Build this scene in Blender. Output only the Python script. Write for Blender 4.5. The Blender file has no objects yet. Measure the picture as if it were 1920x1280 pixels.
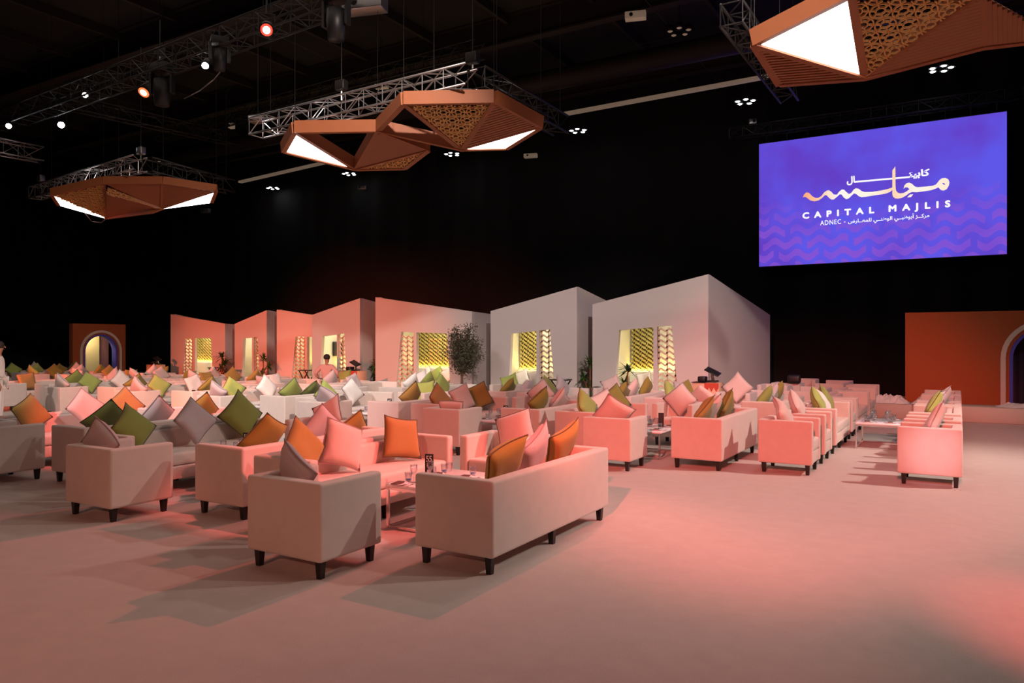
import bpy, bmesh, math, random
from mathutils import Vector, Matrix, Euler
random.seed(7)
PI = math.pi
SC = bpy.context.scene
COL = SC.collection

# ------------------------------------------------------------------ camera, world, lights, exposure
cam_d = bpy.data.cameras.new('camera')
cam_d.sensor_width = 36.0
cam_d.lens = 36.0 * 1400 / 1920
cam_d.shift_y = 3.0 / 1920
cam_d.clip_end = 200
cam = bpy.data.objects.new('camera', cam_d)
COL.objects.link(cam)
cam.location = (0, 0, 1.75)
cam.rotation_euler = (PI / 2, 0, 0.539368)
SC.camera = cam
SC.view_settings.view_transform = 'Standard'
SC.view_settings.look = 'None'
SC.view_settings.gamma = 1.0
SC.view_settings.use_curve_mapping = False
SC.view_settings.exposure = 0.0

W = bpy.data.worlds.new('hall_dark')
W.use_nodes = True
W.node_tree.nodes['Background'].inputs[0].default_value = (1.0, 0.72, 0.62, 1)
W.node_tree.nodes['Background'].inputs[1].default_value = 0.0
SC.world = W

RED = (1.0, 0.14, 0.115)
WARM = (1.0, 0.82, 0.72)
COOL = (1.0, 0.92, 0.90)

def spot(loc, aim, power, color, angle, blend=0.5, radius=0.15):
    l = bpy.data.lights.new('stage_light', 'SPOT')
    l.energy = power; l.color = color; l.spot_size = math.radians(angle); l.spot_blend = blend
    l.shadow_soft_size = radius
    o = bpy.data.objects.new('stage_light', l); COL.objects.link(o)
    o.location = loc
    o.rotation_euler = (Vector(aim) - Vector(loc)).to_track_quat('-Z', 'Y').to_euler()
    return o

def area(loc, aim, power, color, sx, sy):
    l = bpy.data.lights.new('area_light', 'AREA')
    l.energy = power; l.color = color; l.shape = 'RECTANGLE'; l.size = sx; l.size_y = sy
    o = bpy.data.objects.new('area_light', l); COL.objects.link(o)
    o.location = loc
    o.rotation_euler = (Vector(aim) - Vector(loc)).to_track_quat('-Z', 'Y').to_euler()
    return o

# red washes
spot((0.3, -6.5, 6.6), (-2.2, 12.3, 0.35), 13000, RED, 25, 0.6)          # middle rows and aisle, from behind the camera
spot((-4.0, -4.0, 9.0), (-7.8, 11.2, 0.3), 4800, RED, 17, 0.6)
spot((-3.0, -7.0, 5.5), (-6.0, 4.4, 0.3), 1400, (1.0, 0.40, 0.26), 40, 0.9)   # soft red on the front seats
spot((-21.0, -6.0, 4.6), (-24.5, 20.0, 0.9), 24000, (1.0, 0.16, 0.075), 26, 0.9)        # booths on the left
spot((-11.0, -6.0, 4.6), (-17.4, 18.5, 0.9), 19000, (1.0, 0.20, 0.11), 25, 0.9)
spot((4.5, 6.0, 9.0), (-5.3, 6.0, 0.3), 8500, RED, 14, 0.4)            # pool on the front left sofas
spot((-3.0, 8.5, 9.0), (-11.4, 6.9, 0.3), 7500, RED, 15, 0.4)
spot((-4.5, 15.5, 9.0), (-4.2, 3.2, 0.0), 2600, RED, 36, 0.5, 0.06)           # inferred lamp high over the back row, aimed towards the front
spot((3.6, 1.0, 9.0), (0.95, 5.7, 0.0), 5500, RED, 14, 0.95)               # red patch bottom right
# white washes
spot((7.0, 13.5, 9.5), (-0.8, 10.4, 0.0), 5200, WARM, 54, 0.9)
spot((-3.5, 13.0, 9.5), (-4.5, 4.5, 0.0), 500, WARM, 58, 0.7)
spot((5.5, 9.0, 9.5), (-5.0, 4.0, 0.0), 800, WARM, 40, 0.8, 0.06)
spot((-8.5, -5.0, 9.5), (-11.2, 10.3, 0.4), 6500, COOL, 22, 0.6)
spot((-12.0, -3.0, 9.5), (-17.0, 10.5, 0.4), 3000, WARM, 44, 0.8)
spot((2.0, 2.0, 9.5), (-7.3, 18.5, 1.8), 7000, (1.0, 0.86, 0.83), 30, 0.8)
spot((6.0, 8.0, 9.5), (-2.0, 17.0, 0.5), 2200, WARM, 44, 0.8)
spot((-15.7, 11.7, 8.3), (-11.0, 17.5, 0.8), 900, COOL, 50, 0.8)
spot((-4.0, 7.0, 9.5), (-17.0, 13.2, 0.3), 5000, WARM, 60, 0.8)
spot((1.5, -5.0, 9.0), (-0.25, 10.4, 0.45), 6500, (0.96, 0.92, 1.0), 3.0, 1.0)
area((-8.0, 9.0, 10.5), (-8.0, 9.0, 0), 300, WARM, 26, 10)

# ------------------------------------------------------------------ materials
def mat(name, color, rough=0.8, metal=0.0, emit=None, strength=0.0, noise=0.0, nscale=30.0, bump=0.0, bscale=300.0, sheen=0.0, trans=0.0, stretch=None):
    m = bpy.data.materials.new(name); m.use_nodes = True
    nt = m.node_tree; b = nt.nodes['Principled BSDF']
    b.inputs['Base Color'].default_value = (*color, 1)
    b.inputs['Roughness'].default_value = rough
    b.inputs['Metallic'].default_value = metal
    if sheen:
        b.inputs['Sheen Weight'].default_value = sheen
        b.inputs['Sheen Roughness'].default_value = 0.5
    if trans:
        b.inputs['Transmission Weight'].default_value = trans
        b.inputs['IOR'].default_value = 1.45
    if emit:
        b.inputs['Emission Color'].default_value = (*emit, 1)
        b.inputs['Emission Strength'].default_value = strength
    if noise or bump:
        tc = nt.nodes.new('ShaderNodeTexCoord')
        src = tc.outputs['Object']
        if stretch:
            mp = nt.nodes.new('ShaderNodeMapping'); mp.inputs['Scale'].default_value = stretch
            nt.links.new(src, mp.inputs['Vector']); src = mp.outputs['Vector']
    if noise:
        n = nt.nodes.new('ShaderNodeTexNoise'); n.inputs['Scale'].default_value = nscale; n.inputs['Detail'].default_value = 4
        nt.links.new(src, n.inputs['Vector'])
        r = nt.nodes.new('ShaderNodeMapRange')
        r.inputs['To Min'].default_value = 1 - noise; r.inputs['To Max'].default_value = 1 + noise
        nt.links.new(n.outputs['Fac'], r.inputs['Value'])
        mx = nt.nodes.new('ShaderNodeMix'); mx.data_type = 'RGBA'; mx.blend_type = 'MULTIPLY'
        mx.inputs['Factor'].default_value = 1.0
        mx.inputs['A'].default_value = (*color, 1)
        nt.links.new(r.outputs['Result'], mx.inputs['B'])
        nt.links.new(mx.outputs['Result'], b.inputs['Base Color'])
    if bump:
        n2 = nt.nodes.new('ShaderNodeTexNoise'); n2.inputs['Scale'].default_value = bscale; n2.inputs['Detail'].default_value = 3
        nt.links.new(src, n2.inputs['Vector'])
        bp = nt.nodes.new('ShaderNodeBump'); bp.inputs['Strength'].default_value = bump; bp.inputs['Distance'].default_value = 0.01
        nt.links.new(n2.outputs['Fac'], bp.inputs['Height']); nt.links.new(bp.outputs['Normal'], b.inputs['Normal'])
    return m

M = {}
M['carpet'] = mat('carpet', (0.49, 0.415, 0.385), 1.0, noise=0.10, nscale=6, bump=0.35, bscale=160, sheen=0.15)
M['velvet'] = mat('cream_velvet', (0.66, 0.55, 0.50), 0.85, noise=0.07, nscale=9, bump=0.12, bscale=220, sheen=0.35)
M['leg'] = mat('black_leg', (0.012, 0.009, 0.008), 0.4)
M['chrome'] = mat('chrome', (0.75, 0.73, 0.72), 0.16, 1.0)
M['tabletop'] = mat('white_gloss', (0.82, 0.78, 0.80), 0.18)
M['black'] = mat('black_plastic', (0.012, 0.011, 0.012), 0.45)
M['white_paint'] = mat('white_paint', (0.85, 0.84, 0.82), 0.5)
def thin_glass(name, tint, k):
    m = bpy.data.materials.new(name); m.use_nodes = True; nt = m.node_tree
    for n in list(nt.nodes): nt.nodes.remove(n)
    o = nt.nodes.new('ShaderNodeOutputMaterial'); mx = nt.nodes.new('ShaderNodeMixShader'); t = nt.nodes.new('ShaderNodeBsdfTransparent'); g = nt.nodes.new('ShaderNodeBsdfGlossy'); lw = nt.nodes.new('ShaderNodeLayerWeight')
    t.inputs[0].default_value = (*tint, 1); g.inputs['Roughness'].default_value = 0.08; lw.inputs['Blend'].default_value = k
    nt.links.new(lw.outputs['Facing'], mx.inputs[0]); nt.links.new(t.outputs[0], mx.inputs[1]); nt.links.new(g.outputs[0], mx.inputs[2]); nt.links.new(mx.outputs[0], o.inputs[0])
    return m
M['glass'] = thin_glass('clear_glass', (0.93, 0.93, 0.95), 0.25)
M['blueglass'] = mat('blue_glass', (0.25, 0.45, 0.9), 0.05, trans=0.8)
M['porcelain'] = mat('porcelain', (0.82, 0.80, 0.80), 0.25)
M['napkin'] = mat('dark_napkin', (0.10, 0.04, 0.035), 0.9)
M['steel'] = mat('steel', (0.6, 0.58, 0.56), 0.3, 1.0)
M['booth'] = mat('booth_paint', (0.62, 0.53, 0.50), 0.9, noise=0.03, nscale=1.2)
M['booth_in'] = mat('booth_inside', (0.70, 0.66, 0.52), 0.9)
M['lattice'] = mat('lattice_gold', (0.60, 0.48, 0.14), 0.6)
M['lattice_back'] = mat('lattice_backing', (0.30, 0.26, 0.09), 0.8)
M['screen_lat'] = mat('screen_lattice', (0.66, 0.46, 0.33), 0.7)
M['bench'] = mat('bench_leather', (0.74, 0.71, 0.60), 0.6)
M['led'] = mat('led_strip', (1, 0.8, 0.3), 0.5, emit=(1.0, 0.78, 0.30), strength=3.0)
M['curtain'] = mat('black_curtain', (0.0065, 0.006, 0.0058), 0.95, noise=0.3, nscale=2, stretch=(6, 6, 0.2))
M['roof'] = mat('roof_deck', (0.013, 0.009, 0.0075), 0.9, noise=0.3, nscale=2)
M['roofsteel'] = mat('roof_steel', (0.022, 0.012, 0.010), 0.7)
M['truss'] = mat('truss_aluminium', (0.42, 0.40, 0.40), 0.35, 0.9)
M['truss_dark'] = mat('truss_black', (0.013, 0.010, 0.009), 0.5, 0.1)
M['orange_frame'] = mat('orange_frame', (0.35, 0.105, 0.036), 0.55, noise=0.08, nscale=4)
M['orange_slat'] = mat('orange_slat', (0.36, 0.12, 0.05), 0.6)
M['goldperf'] = mat('gold_perforated', (0.75, 0.38, 0.12), 0.35, 0.3)
M['panel_light'] = mat('panel_light', (1, 1, 1), 0.5, emit=(1.0, 0.96, 0.95), strength=9.0)
M['lamp_white'] = mat('lamp_white', (1, 1, 1), 0.5, emit=(0.95, 0.97, 1.0), strength=25.0)
M['lamp_red'] = mat('lamp_red', (1, 0.2, 0.1), 0.5, emit=(1.0, 0.03, 0.02), strength=2.2)
M['lamp_orange'] = mat('lamp_orange', (1, 0.4, 0.2), 0.5, emit=(1.0, 0.12, 0.03), strength=2.2)
M['lamp_core'] = mat('lamp_core', (1, 0.9, 0.85), 0.5, emit=(1.0, 0.75, 0.66), strength=3.0)
M['batten'] = mat('beige_self_lit', (0.55, 0.42, 0.30), 0.7, emit=(0.62, 0.45, 0.32), strength=0.16)  # faint glow put into the beige of ceiling parts that are no lamps
M['terracotta'] = mat('terracotta_paint', (0.34, 0.074, 0.018), 0.85, noise=0.06, nscale=1.0)
M['arch_pale'] = mat('pale_arch', (0.62, 0.50, 0.44), 0.8)
M['arch_blue'] = mat('blue_arch', (0.08, 0.07, 0.50), 0.7)
M['arch_dark'] = mat('dark_arch', (0.05, 0.03, 0.07), 0.8)
M['cream'] = mat('cream_panel', (0.62, 0.50, 0.27), 0.8)
M['plum'] = mat('plum_curtain', (0.20, 0.08, 0.10), 0.9)
M['ledge'] = mat('plinth_paint', (0.60, 0.52, 0.45), 0.9)
M['cloth'] = mat('white_cloth', (0.80, 0.78, 0.76), 0.9)
M['peach'] = mat('peach_panel', (0.72, 0.40, 0.26), 0.7)
M['scallop'] = mat('red_scallop', (0.55, 0.06, 0.03), 0.7)
M['wood'] = mat('dark_wood', (0.035, 0.015, 0.012), 0.5)
M['bark'] = mat('bark', (0.16, 0.08, 0.05), 0.9, noise=0.3, nscale=40)
M['olive_leaf'] = mat('olive_leaf', (0.085, 0.08, 0.045), 0.7)
M['leaf'] = mat('green_leaf', (0.06, 0.13, 0.02), 0.5)
M['leaf_dark'] = mat('dark_leaf', (0.02, 0.05, 0.015), 0.5)
M['pot'] = mat('dark_pot', (0.03, 0.03, 0.03), 0.5)
M['redstem'] = mat('red_stem', (0.30, 0.09, 0.05), 0.8)
M['skin'] = mat('skin', (0.36, 0.17, 0.11), 0.6)
M['hair'] = mat('hair', (0.012, 0.008, 0.007), 0.7)
M['shirt'] = mat('pink_lit_shirt', (0.62, 0.36, 0.34), 0.85)  # pale shirt with the pink stage light put into its colour
M['white_shirt'] = mat('white_robe', (0.74, 0.70, 0.66), 0.85)
M['trousers'] = mat('black_trousers', (0.012, 0.010, 0.011), 0.85)
M['tv'] = mat('tv_screen', (0.02, 0.02, 0.022), 0.2)
M['label'] = mat('white_print', (0.85, 0.85, 0.85), 0.6)

def fabric(n, c):
    return mat(n, c, 0.9, noise=0.06, nscale=14, bump=0.15, bscale=260, sheen=0.15)
PILL = {
    'green': fabric('green_linen', (0.26, 0.29, 0.065)),
    'lime green': fabric('lime_linen', (0.36, 0.42, 0.10)),
    'dark green': fabric('dark_green_linen', (0.13, 0.15, 0.035)),
    'olive': fabric('olive_linen', (0.27, 0.205, 0.035)),
    'mustard': fabric('mustard_linen', (0.36, 0.22, 0.05)),
    'orange': fabric('orange_linen', (0.42, 0.20, 0.06)),
    'lilac': fabric('lilac_linen', (0.50, 0.42, 0.43)),
    'pale pink': fabric('pale_pink_linen', (0.68, 0.50, 0.46)),
    'white': fabric('white_linen', (0.78, 0.73, 0.70)),
}
PIPE = mat('cushion_piping', (0.11, 0.08, 0.04), 0.9)
PIPE2 = mat('cushion_piping_pale', (0.34, 0.24, 0.25), 0.9)

# ------------------------------------------------------------------ mesh helpers
class MB:
    def __init__(s): s.v = []; s.f = []
    def quad(s, a, b, c, d):
        n = len(s.v); s.v += [tuple(a), tuple(b), tuple(c), tuple(d)]; s.f.append((n, n + 1, n + 2, n + 3)); return s
    def box(s, x0, x1, y0, y1, z0, z1):
        n = len(s.v)
        s.v += [(x0, y0, z0), (x1, y0, z0), (x1, y1, z0), (x0, y1, z0), (x0, y0, z1), (x1, y0, z1), (x1, y1, z1), (x0, y1, z1)]
        for q in ((3, 2, 1, 0), (4, 5, 6, 7), (0, 1, 5, 4), (1, 2, 6, 5), (2, 3, 7, 6), (3, 0, 4, 7)):
            s.f.append(tuple(n + i for i in q))
        return s
    def taper(s, cx, cy, z0, z1, r0, r1):
        n = len(s.v)
        for r, z in ((r0, z0), (r1, z1)):
            s.v += [(cx - r, cy - r, z), (cx + r, cy - r, z), (cx + r, cy + r, z), (cx - r, cy + r, z)]
        for q in ((3, 2, 1, 0), (4, 5, 6, 7), (0, 1, 5, 4), (1, 2, 6, 5), (2, 3, 7, 6), (3, 0, 4, 7)):
            s.f.append(tuple(n + i for i in q))
        return s
    def beam(s, p, q, w, h, up=(0, 0, 1)):
        """box section from p to q; the given line is the middle of the bottom face"""
        p = Vector(p); q = Vector(q); d = (q - p).normalized(); u = Vector(up)
        side = d.cross(u)
        if side.length < 1e-4: side = d.cross(Vector((1, 0, 0)))
        side.normalize(); u = side.cross(d).normalized()
        n = len(s.v)
        for b in (p, q):
            for a, c in ((-w / 2, 0), (w / 2, 0), (w / 2, h), (-w / 2, h)):
                s.v.append(tuple(b + side * a + u * c))
        for f in ((0, 1, 2, 3), (7, 6, 5, 4), (0, 4, 5, 1), (1, 5, 6, 2), (2, 6, 7, 3), (3, 7, 4, 0)):
            s.f.append(tuple(n + i for i in f))
        return s
    def tube(s, p, q, r, seg=6, r2=None):
        p = Vector(p); q = Vector(q); d = (q - p).normalized()
        a = d.orthogonal().normalized(); b = d.cross(a); n = len(s.v)
        r2 = r if r2 is None else r2
        for c, rr in ((p, r), (q, r2)):
            for i in range(seg):
                t = 2 * PI * i / seg
                s.v.append(tuple(c + a * (rr * math.cos(t)) + b * (rr * math.sin(t))))
        for i in range(seg):
            j = (i + 1) % seg
            s.f.append((n + i, n + j, n + seg + j, n + seg + i))
        s.f.append(tuple(n + i for i in reversed(range(seg)))); s.f.append(tuple(n + seg + i for i in range(seg)))
        return s
    def lathe(s, prof, cx=0, cy=0, seg=14):
        n = len(s.v); k = len(prof)
        for i in range(seg):
            t = 2 * PI * i / seg
            for r, z in prof: s.v.append((cx + r * math.cos(t), cy + r * math.sin(t), z))
        for i in range(seg):
            j = (i + 1) % seg
            for a in range(k - 1):
                s.f.append((n + i * k + a, n + j * k + a, n + j * k + a + 1, n + i * k + a + 1))
        return s
    def mesh(s, name, smooth=False):
        me = bpy.data.meshes.new(name); me.from_pydata(s.v, [], s.f); me.update()
        if smooth:
            for p in me.polygons: p.use_smooth = True
        return me

def link(name, me, material=None, parent=None, loc=None, rot=None):
    o = bpy.data.objects.new(name, me)
    if material is not None and me is not None and not me.materials: me.materials.append(material)
    COL.objects.link(o)
    if parent: o.parent = parent
    if loc: o.location = loc
    if rot: o.rotation_euler = rot
    return o

def tag(o, label=None, cat=None, group=None, kind=None):
    if label: o['label'] = label
    if cat: o['category'] = cat
    if group: o['group'] = group
    if kind: o['kind'] = kind
    return o

def thing(name, label, cat, loc=(0, 0, 0), rz=0.0, group=None):
    o = bpy.data.objects.new(name, None); COL.objects.link(o)
    o.empty_display_size = 0.2
    o.location = loc; o.rotation_euler = (0, 0, rz)
    return tag(o, label, cat, group)

def bevel_mesh(mb, name, width=0.03, seg=2, merge=True):
    bm = bmesh.new(); me = mb.mesh(name); bm.from_mesh(me)
    if merge: bmesh.ops.remove_doubles(bm, verts=bm.verts, dist=1e-5)
    es = [e for e in bm.edges if len(e.link_faces) == 2 and e.calc_face_angle(0) > 0.3]
    bmesh.ops.bevel(bm, geom=es, offset=width, segments=seg, profile=0.6, affect='EDGES', clamp_overlap=True)
    bm.to_mesh(me); bm.free()
    for p in me.polygons: p.use_smooth = True
    return me

def prism(outer, z0, z1):
    """MB extruded from a plan polygon"""
    m = MB(); n = len(outer)
    m.v = [(x, y, z0) for x, y in outer] + [(x, y, z1) for x, y in outer]
    m.f = [tuple(reversed(range(n))), tuple(range(n, 2 * n))] + [(i, (i + 1) % n, n + (i + 1) % n, n + i) for i in range(n)]
    return m

def flat_shape(name, outers, y, thick, to='xz'):
    """2D outline(s) with holes -> slab standing in the XZ plane, front face at y, going back by thick"""
    cu = bpy.data.curves.new(name, 'CURVE'); cu.dimensions = '2D'; cu.fill_mode = 'BOTH'; cu.extrude = thick / 2
    for pts in outers:
        sp = cu.splines.new('POLY'); sp.points.add(len(pts) - 1)
        for p, (a, b) in zip(sp.points, pts): p.co = (a, b, 0, 1)
        sp.use_cyclic_u = True
    o = bpy.data.objects.new(name, cu); COL.objects.link(o)
    dg = bpy.context.evaluated_depsgraph_get(); dg.update()
    me = bpy.data.meshes.new_from_object(o.evaluated_get(dg))
    bpy.data.objects.remove(o); bpy.data.curves.remove(cu)
    for v in me.vertices:
        a, b, c = v.co
        v.co = (a, y + thick / 2 - c, b)
    me.materials.clear(); me.update(); me.name = name
    return me

def text_mesh(s, size, spacing=1.0, align='CENTER', extrude=0.0, offset=0.0):
    cu = bpy.data.curves.new('text', 'FONT'); cu.body = s; cu.size = size; cu.space_character = spacing
    cu.align_x = align; cu.extrude = extrude; cu.offset = offset; cu.resolution_u = 3
    o = bpy.data.objects.new('text', cu); COL.objects.link(o)
    dg = bpy.context.evaluated_depsgraph_get(); dg.update()
    me = bpy.data.meshes.new_from_object(o.evaluated_get(dg))
    bpy.data.objects.remove(o); bpy.data.curves.remove(cu)
    me.materials.clear()
    return me

# ------------------------------------------------------------------ the setting
def struct(name, mb, m, smooth=False):
    o = link(name, mb.mesh(name, smooth) if isinstance(mb, MB) else mb, m)
    o['kind'] = 'structure'
    return o
struct('floor', MB().quad((-46, -9, 0), (9, -9, 0), (9, 28, 0), (-46, 28, 0)), M['carpet'])
struct('ceiling', MB().quad((-46, -9, 12), (-46, 28, 12), (9, 28, 12), (9, -9, 12)), M['roof'])
def drape(name, p, q, h, amp=0.12, step=0.16):
    p = Vector(p); q = Vector(q); L = (q - p).length; d = (q - p) / L; nrm = Vector((-d.y, d.x, 0))
    n = int(L / step); rnd = random.Random(3); m = MB()
    for i in range(n + 1):
        t = i / n * L
        off = amp * math.sin(t * 4.2 + 1.3 * math.sin(t * 0.7)) * (0.6 + 0.4 * math.sin(t * 0.31))
        c = p + d * t + nrm * off
        m.v += [(c.x, c.y, 0), (c.x, c.y, h)]
    m.f = [(2 * i, 2 * i + 2, 2 * i + 3, 2 * i + 1) for i in range(n)]
    return struct(name, m, M['curtain'], True)
drape('wall_back', (-46, 27.8, 0), (9, 27.8, 0), 12)
drape('wall_left', (-45.8, 28, 0), (-45.8, -9, 0), 12)
drape('wall_right', (8.8, 28, 0), (8.8, -9, 0), 12)
drape('wall_front', (9, -8.8, 0), (-46, -8.8, 0), 12)
# roof steel: main beams along x, purlins along y
for i, y in enumerate((3.5, 9.0, 14.5, 20.0, 25.5)):
    m = MB().box(-46, 9, y - 0.16, y + 0.16, 11.1, 11.16).box(-46, 9, y - 0.02, y + 0.02, 11.16, 11.94).box(-46, 9, y - 0.16, y + 0.16, 11.94, 12.0)
    struct('ceiling_beam', m, M['roofsteel'])
for i in range(19):
    x = -44 + i * 2.9
    struct('ceiling_purlin', MB().box(x - 0.06, x + 0.06, -9, 28, 11.7, 11.98), M['roofsteel'])
# duct runs
m = MB(); m.tube((-45.3, 22.5, 10.7), (8.3, 22.5, 10.7), 0.35, 14)
tag(link('air_duct', m.mesh('air_duct', True), M['roofsteel']), 'dark round air duct running under the roof above the booths', 'duct')

# ------------------------------------------------------------------ booths
def lerp(a, b, t): return a + (b - a) * t
def zigzag_lattice(name, m, parent, z0, z1, xl, xr, y, thick, pitch, period, amp, rib, shade=None):
    """stacked wavy ribbons joined by short links; xl(z), xr(z) give the edges"""
    mb = MB(); z = z0; row = 0
    half = period / 2
    while z < z1:
        a = xl(z); b = xr(z)
        x = math.floor(a / half) * half
        def wave(xx):
            k = int(round(xx / half)); return z + (amp if k % 2 else -amp)
        def wz(xx):
            k = math.floor(xx / half); t = xx / half - k
            return lerp(z + (amp if k % 2 else -amp), z + (amp if (k + 1) % 2 else -amp), t)
        while x < b:
            xa = max(x, a); xb = min(x + half, b)
            if xb - xa > 1e-4:
                za, zb = wz(xa), wz(xb)
                n = len(mb.v)
                for yy in (y, y + thick):
                    mb.v += [(xa, yy, za - rib / 2), (xb, yy, zb - rib / 2), (xb, yy, zb + rib / 2), (xa, yy, za + rib / 2)]
                for q in ((0, 1, 2, 3), (7, 6, 5, 4), (0, 4, 5, 1), (2, 6, 7, 3)):
                    mb.f.append(tuple(n + i for i in q))
                k = int(round(x / half))
                xm = x + half / 2
                if k % 2 == 0 and xm > a + 0.02 and xm < b - 0.02 and z + pitch < z1:
                    zz = wz(xm)
                    lw = rib * 0.75
                    mb.box(xm - lw / 2, xm + lw / 2, y, y + thick, zz, zz + pitch)
            x += half
        z += pitch; row += 1
    o = link(name, mb.mesh(name), m, parent)
    return o

BOOTHS = [
 # name suffix, y, left x, right x, ztop left, ztop right, opening (4 pts), panel (4 pts), depth, lattice span, label
 dict(y=18.3, x0=-8.44, x1=-5.31, h0=2.79, h1=3.45, open=[(-7.67, 2.09), (-6.73, 2.16), (-6.73, 0.30), (-7.82, 0.30)], pan=[(-6.63, 2.17), (-6.25, 2.2), (-6.05, 0.15), (-6.61, 0.15)], lat=(0.0, 1.0), dep=5.6, skew=0.30, hb=2.62,
      label='nearest and tallest pale pink booth at the right end of the row'),
 dict(y=18.3, x0=-11.68, x1=-8.9, h0=2.68, h1=3.28, open=[(-10.98, 2.02), (-10.16, 2.09), (-10.16, 0.30), (-11.07, 0.30)], pan=[(-10.07, 2.1), (-9.73, 2.13), (-9.56, 0.15), (-10.05, 0.15)], lat=(0.0, 1.0), dep=4.6, skew=0.0, hb=2.6,
      label='pale pink booth just left of the tallest booth, roof rising to the right'),
 dict(y=18.3, x0=-16.06, x1=-12.33, h0=3.22, h1=2.68, open=[(-14.4, 2.08), (-13.24, 2.04), (-13.1, 0.25), (-14.4, 0.25)], pan=[(-15.0, 2.1), (-14.51, 2.08), (-14.51, 0.15), (-15.24, 0.15)], lat=(0.0, 1.0), dep=4.6, skew=0.0, hb=2.5,
      label='wide pink booth behind the bushy tree, roof falling to the right'),
 dict(y=18.3, x0=-18.88, x1=-16.72, h0=2.71, h1=3.21, open=[(-18.41, 1.98), (-17.74, 2.04), (-17.73, 0.25), (-18.53, 0.25)], pan=[(-17.68, 2.05), (-17.41, 2.08), (-17.28, 0.15), (-17.67, 0.15)], lat=None, dep=4.6, skew=0.0, hb=2.6,
      label='pink booth behind the seated man with a tall right corner'),
 dict(y=20.0, x0=-22.52, x1=-20.23, h0=3.04, h1=2.75, open=[(-20.89, 1.98), (-20.40, 1.97), (-20.33, 0.25), (-20.89, 0.25)], pan=[(-21.49, 2.0), (-21.03, 1.99), (-20.97, 0.15), (-21.75, 0.15)], lat=(0.0, 1.0), dep=4.2, skew=0.0, hb=2.5,
      label='coral booth half hidden to the left of the seated man'),
 dict(y=20.0, x0=-24.95, x1=-23.08, h0=2.52, h1=3.03, open=[(-24.42, 1.94), (-23.92, 1.96), (-23.92, 0.25), (-24.52, 0.25)], pan=[(-23.81, 1.97), (-23.6, 1.99), (-23.49, 0.15), (-23.81, 0.15)], lat=None, dep=4.2, skew=0.0, hb=2.5,
      label='narrow coral booth second from the left end of the row'),
 dict(y=20.0, x0=-29.07, x1=-25.53, h0=2.99, h1=2.53, open=[(-27.44, 1.96), (-26.41, 1.95), (-26.31, 0.55), (-26.40, 0.47), (-27.36, 0.47), (-27.44, 0.55)], pan=[(-28.09, 1.96), (-27.61, 1.96), (-27.61, 0.15), (-28.33, 0.15)], lat=(0.0, 1.0), dep=4.2, skew=0.0, hb=2.4,
      label='deep coral booth at the far left end of the row'),
]
T = 0.12
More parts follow.
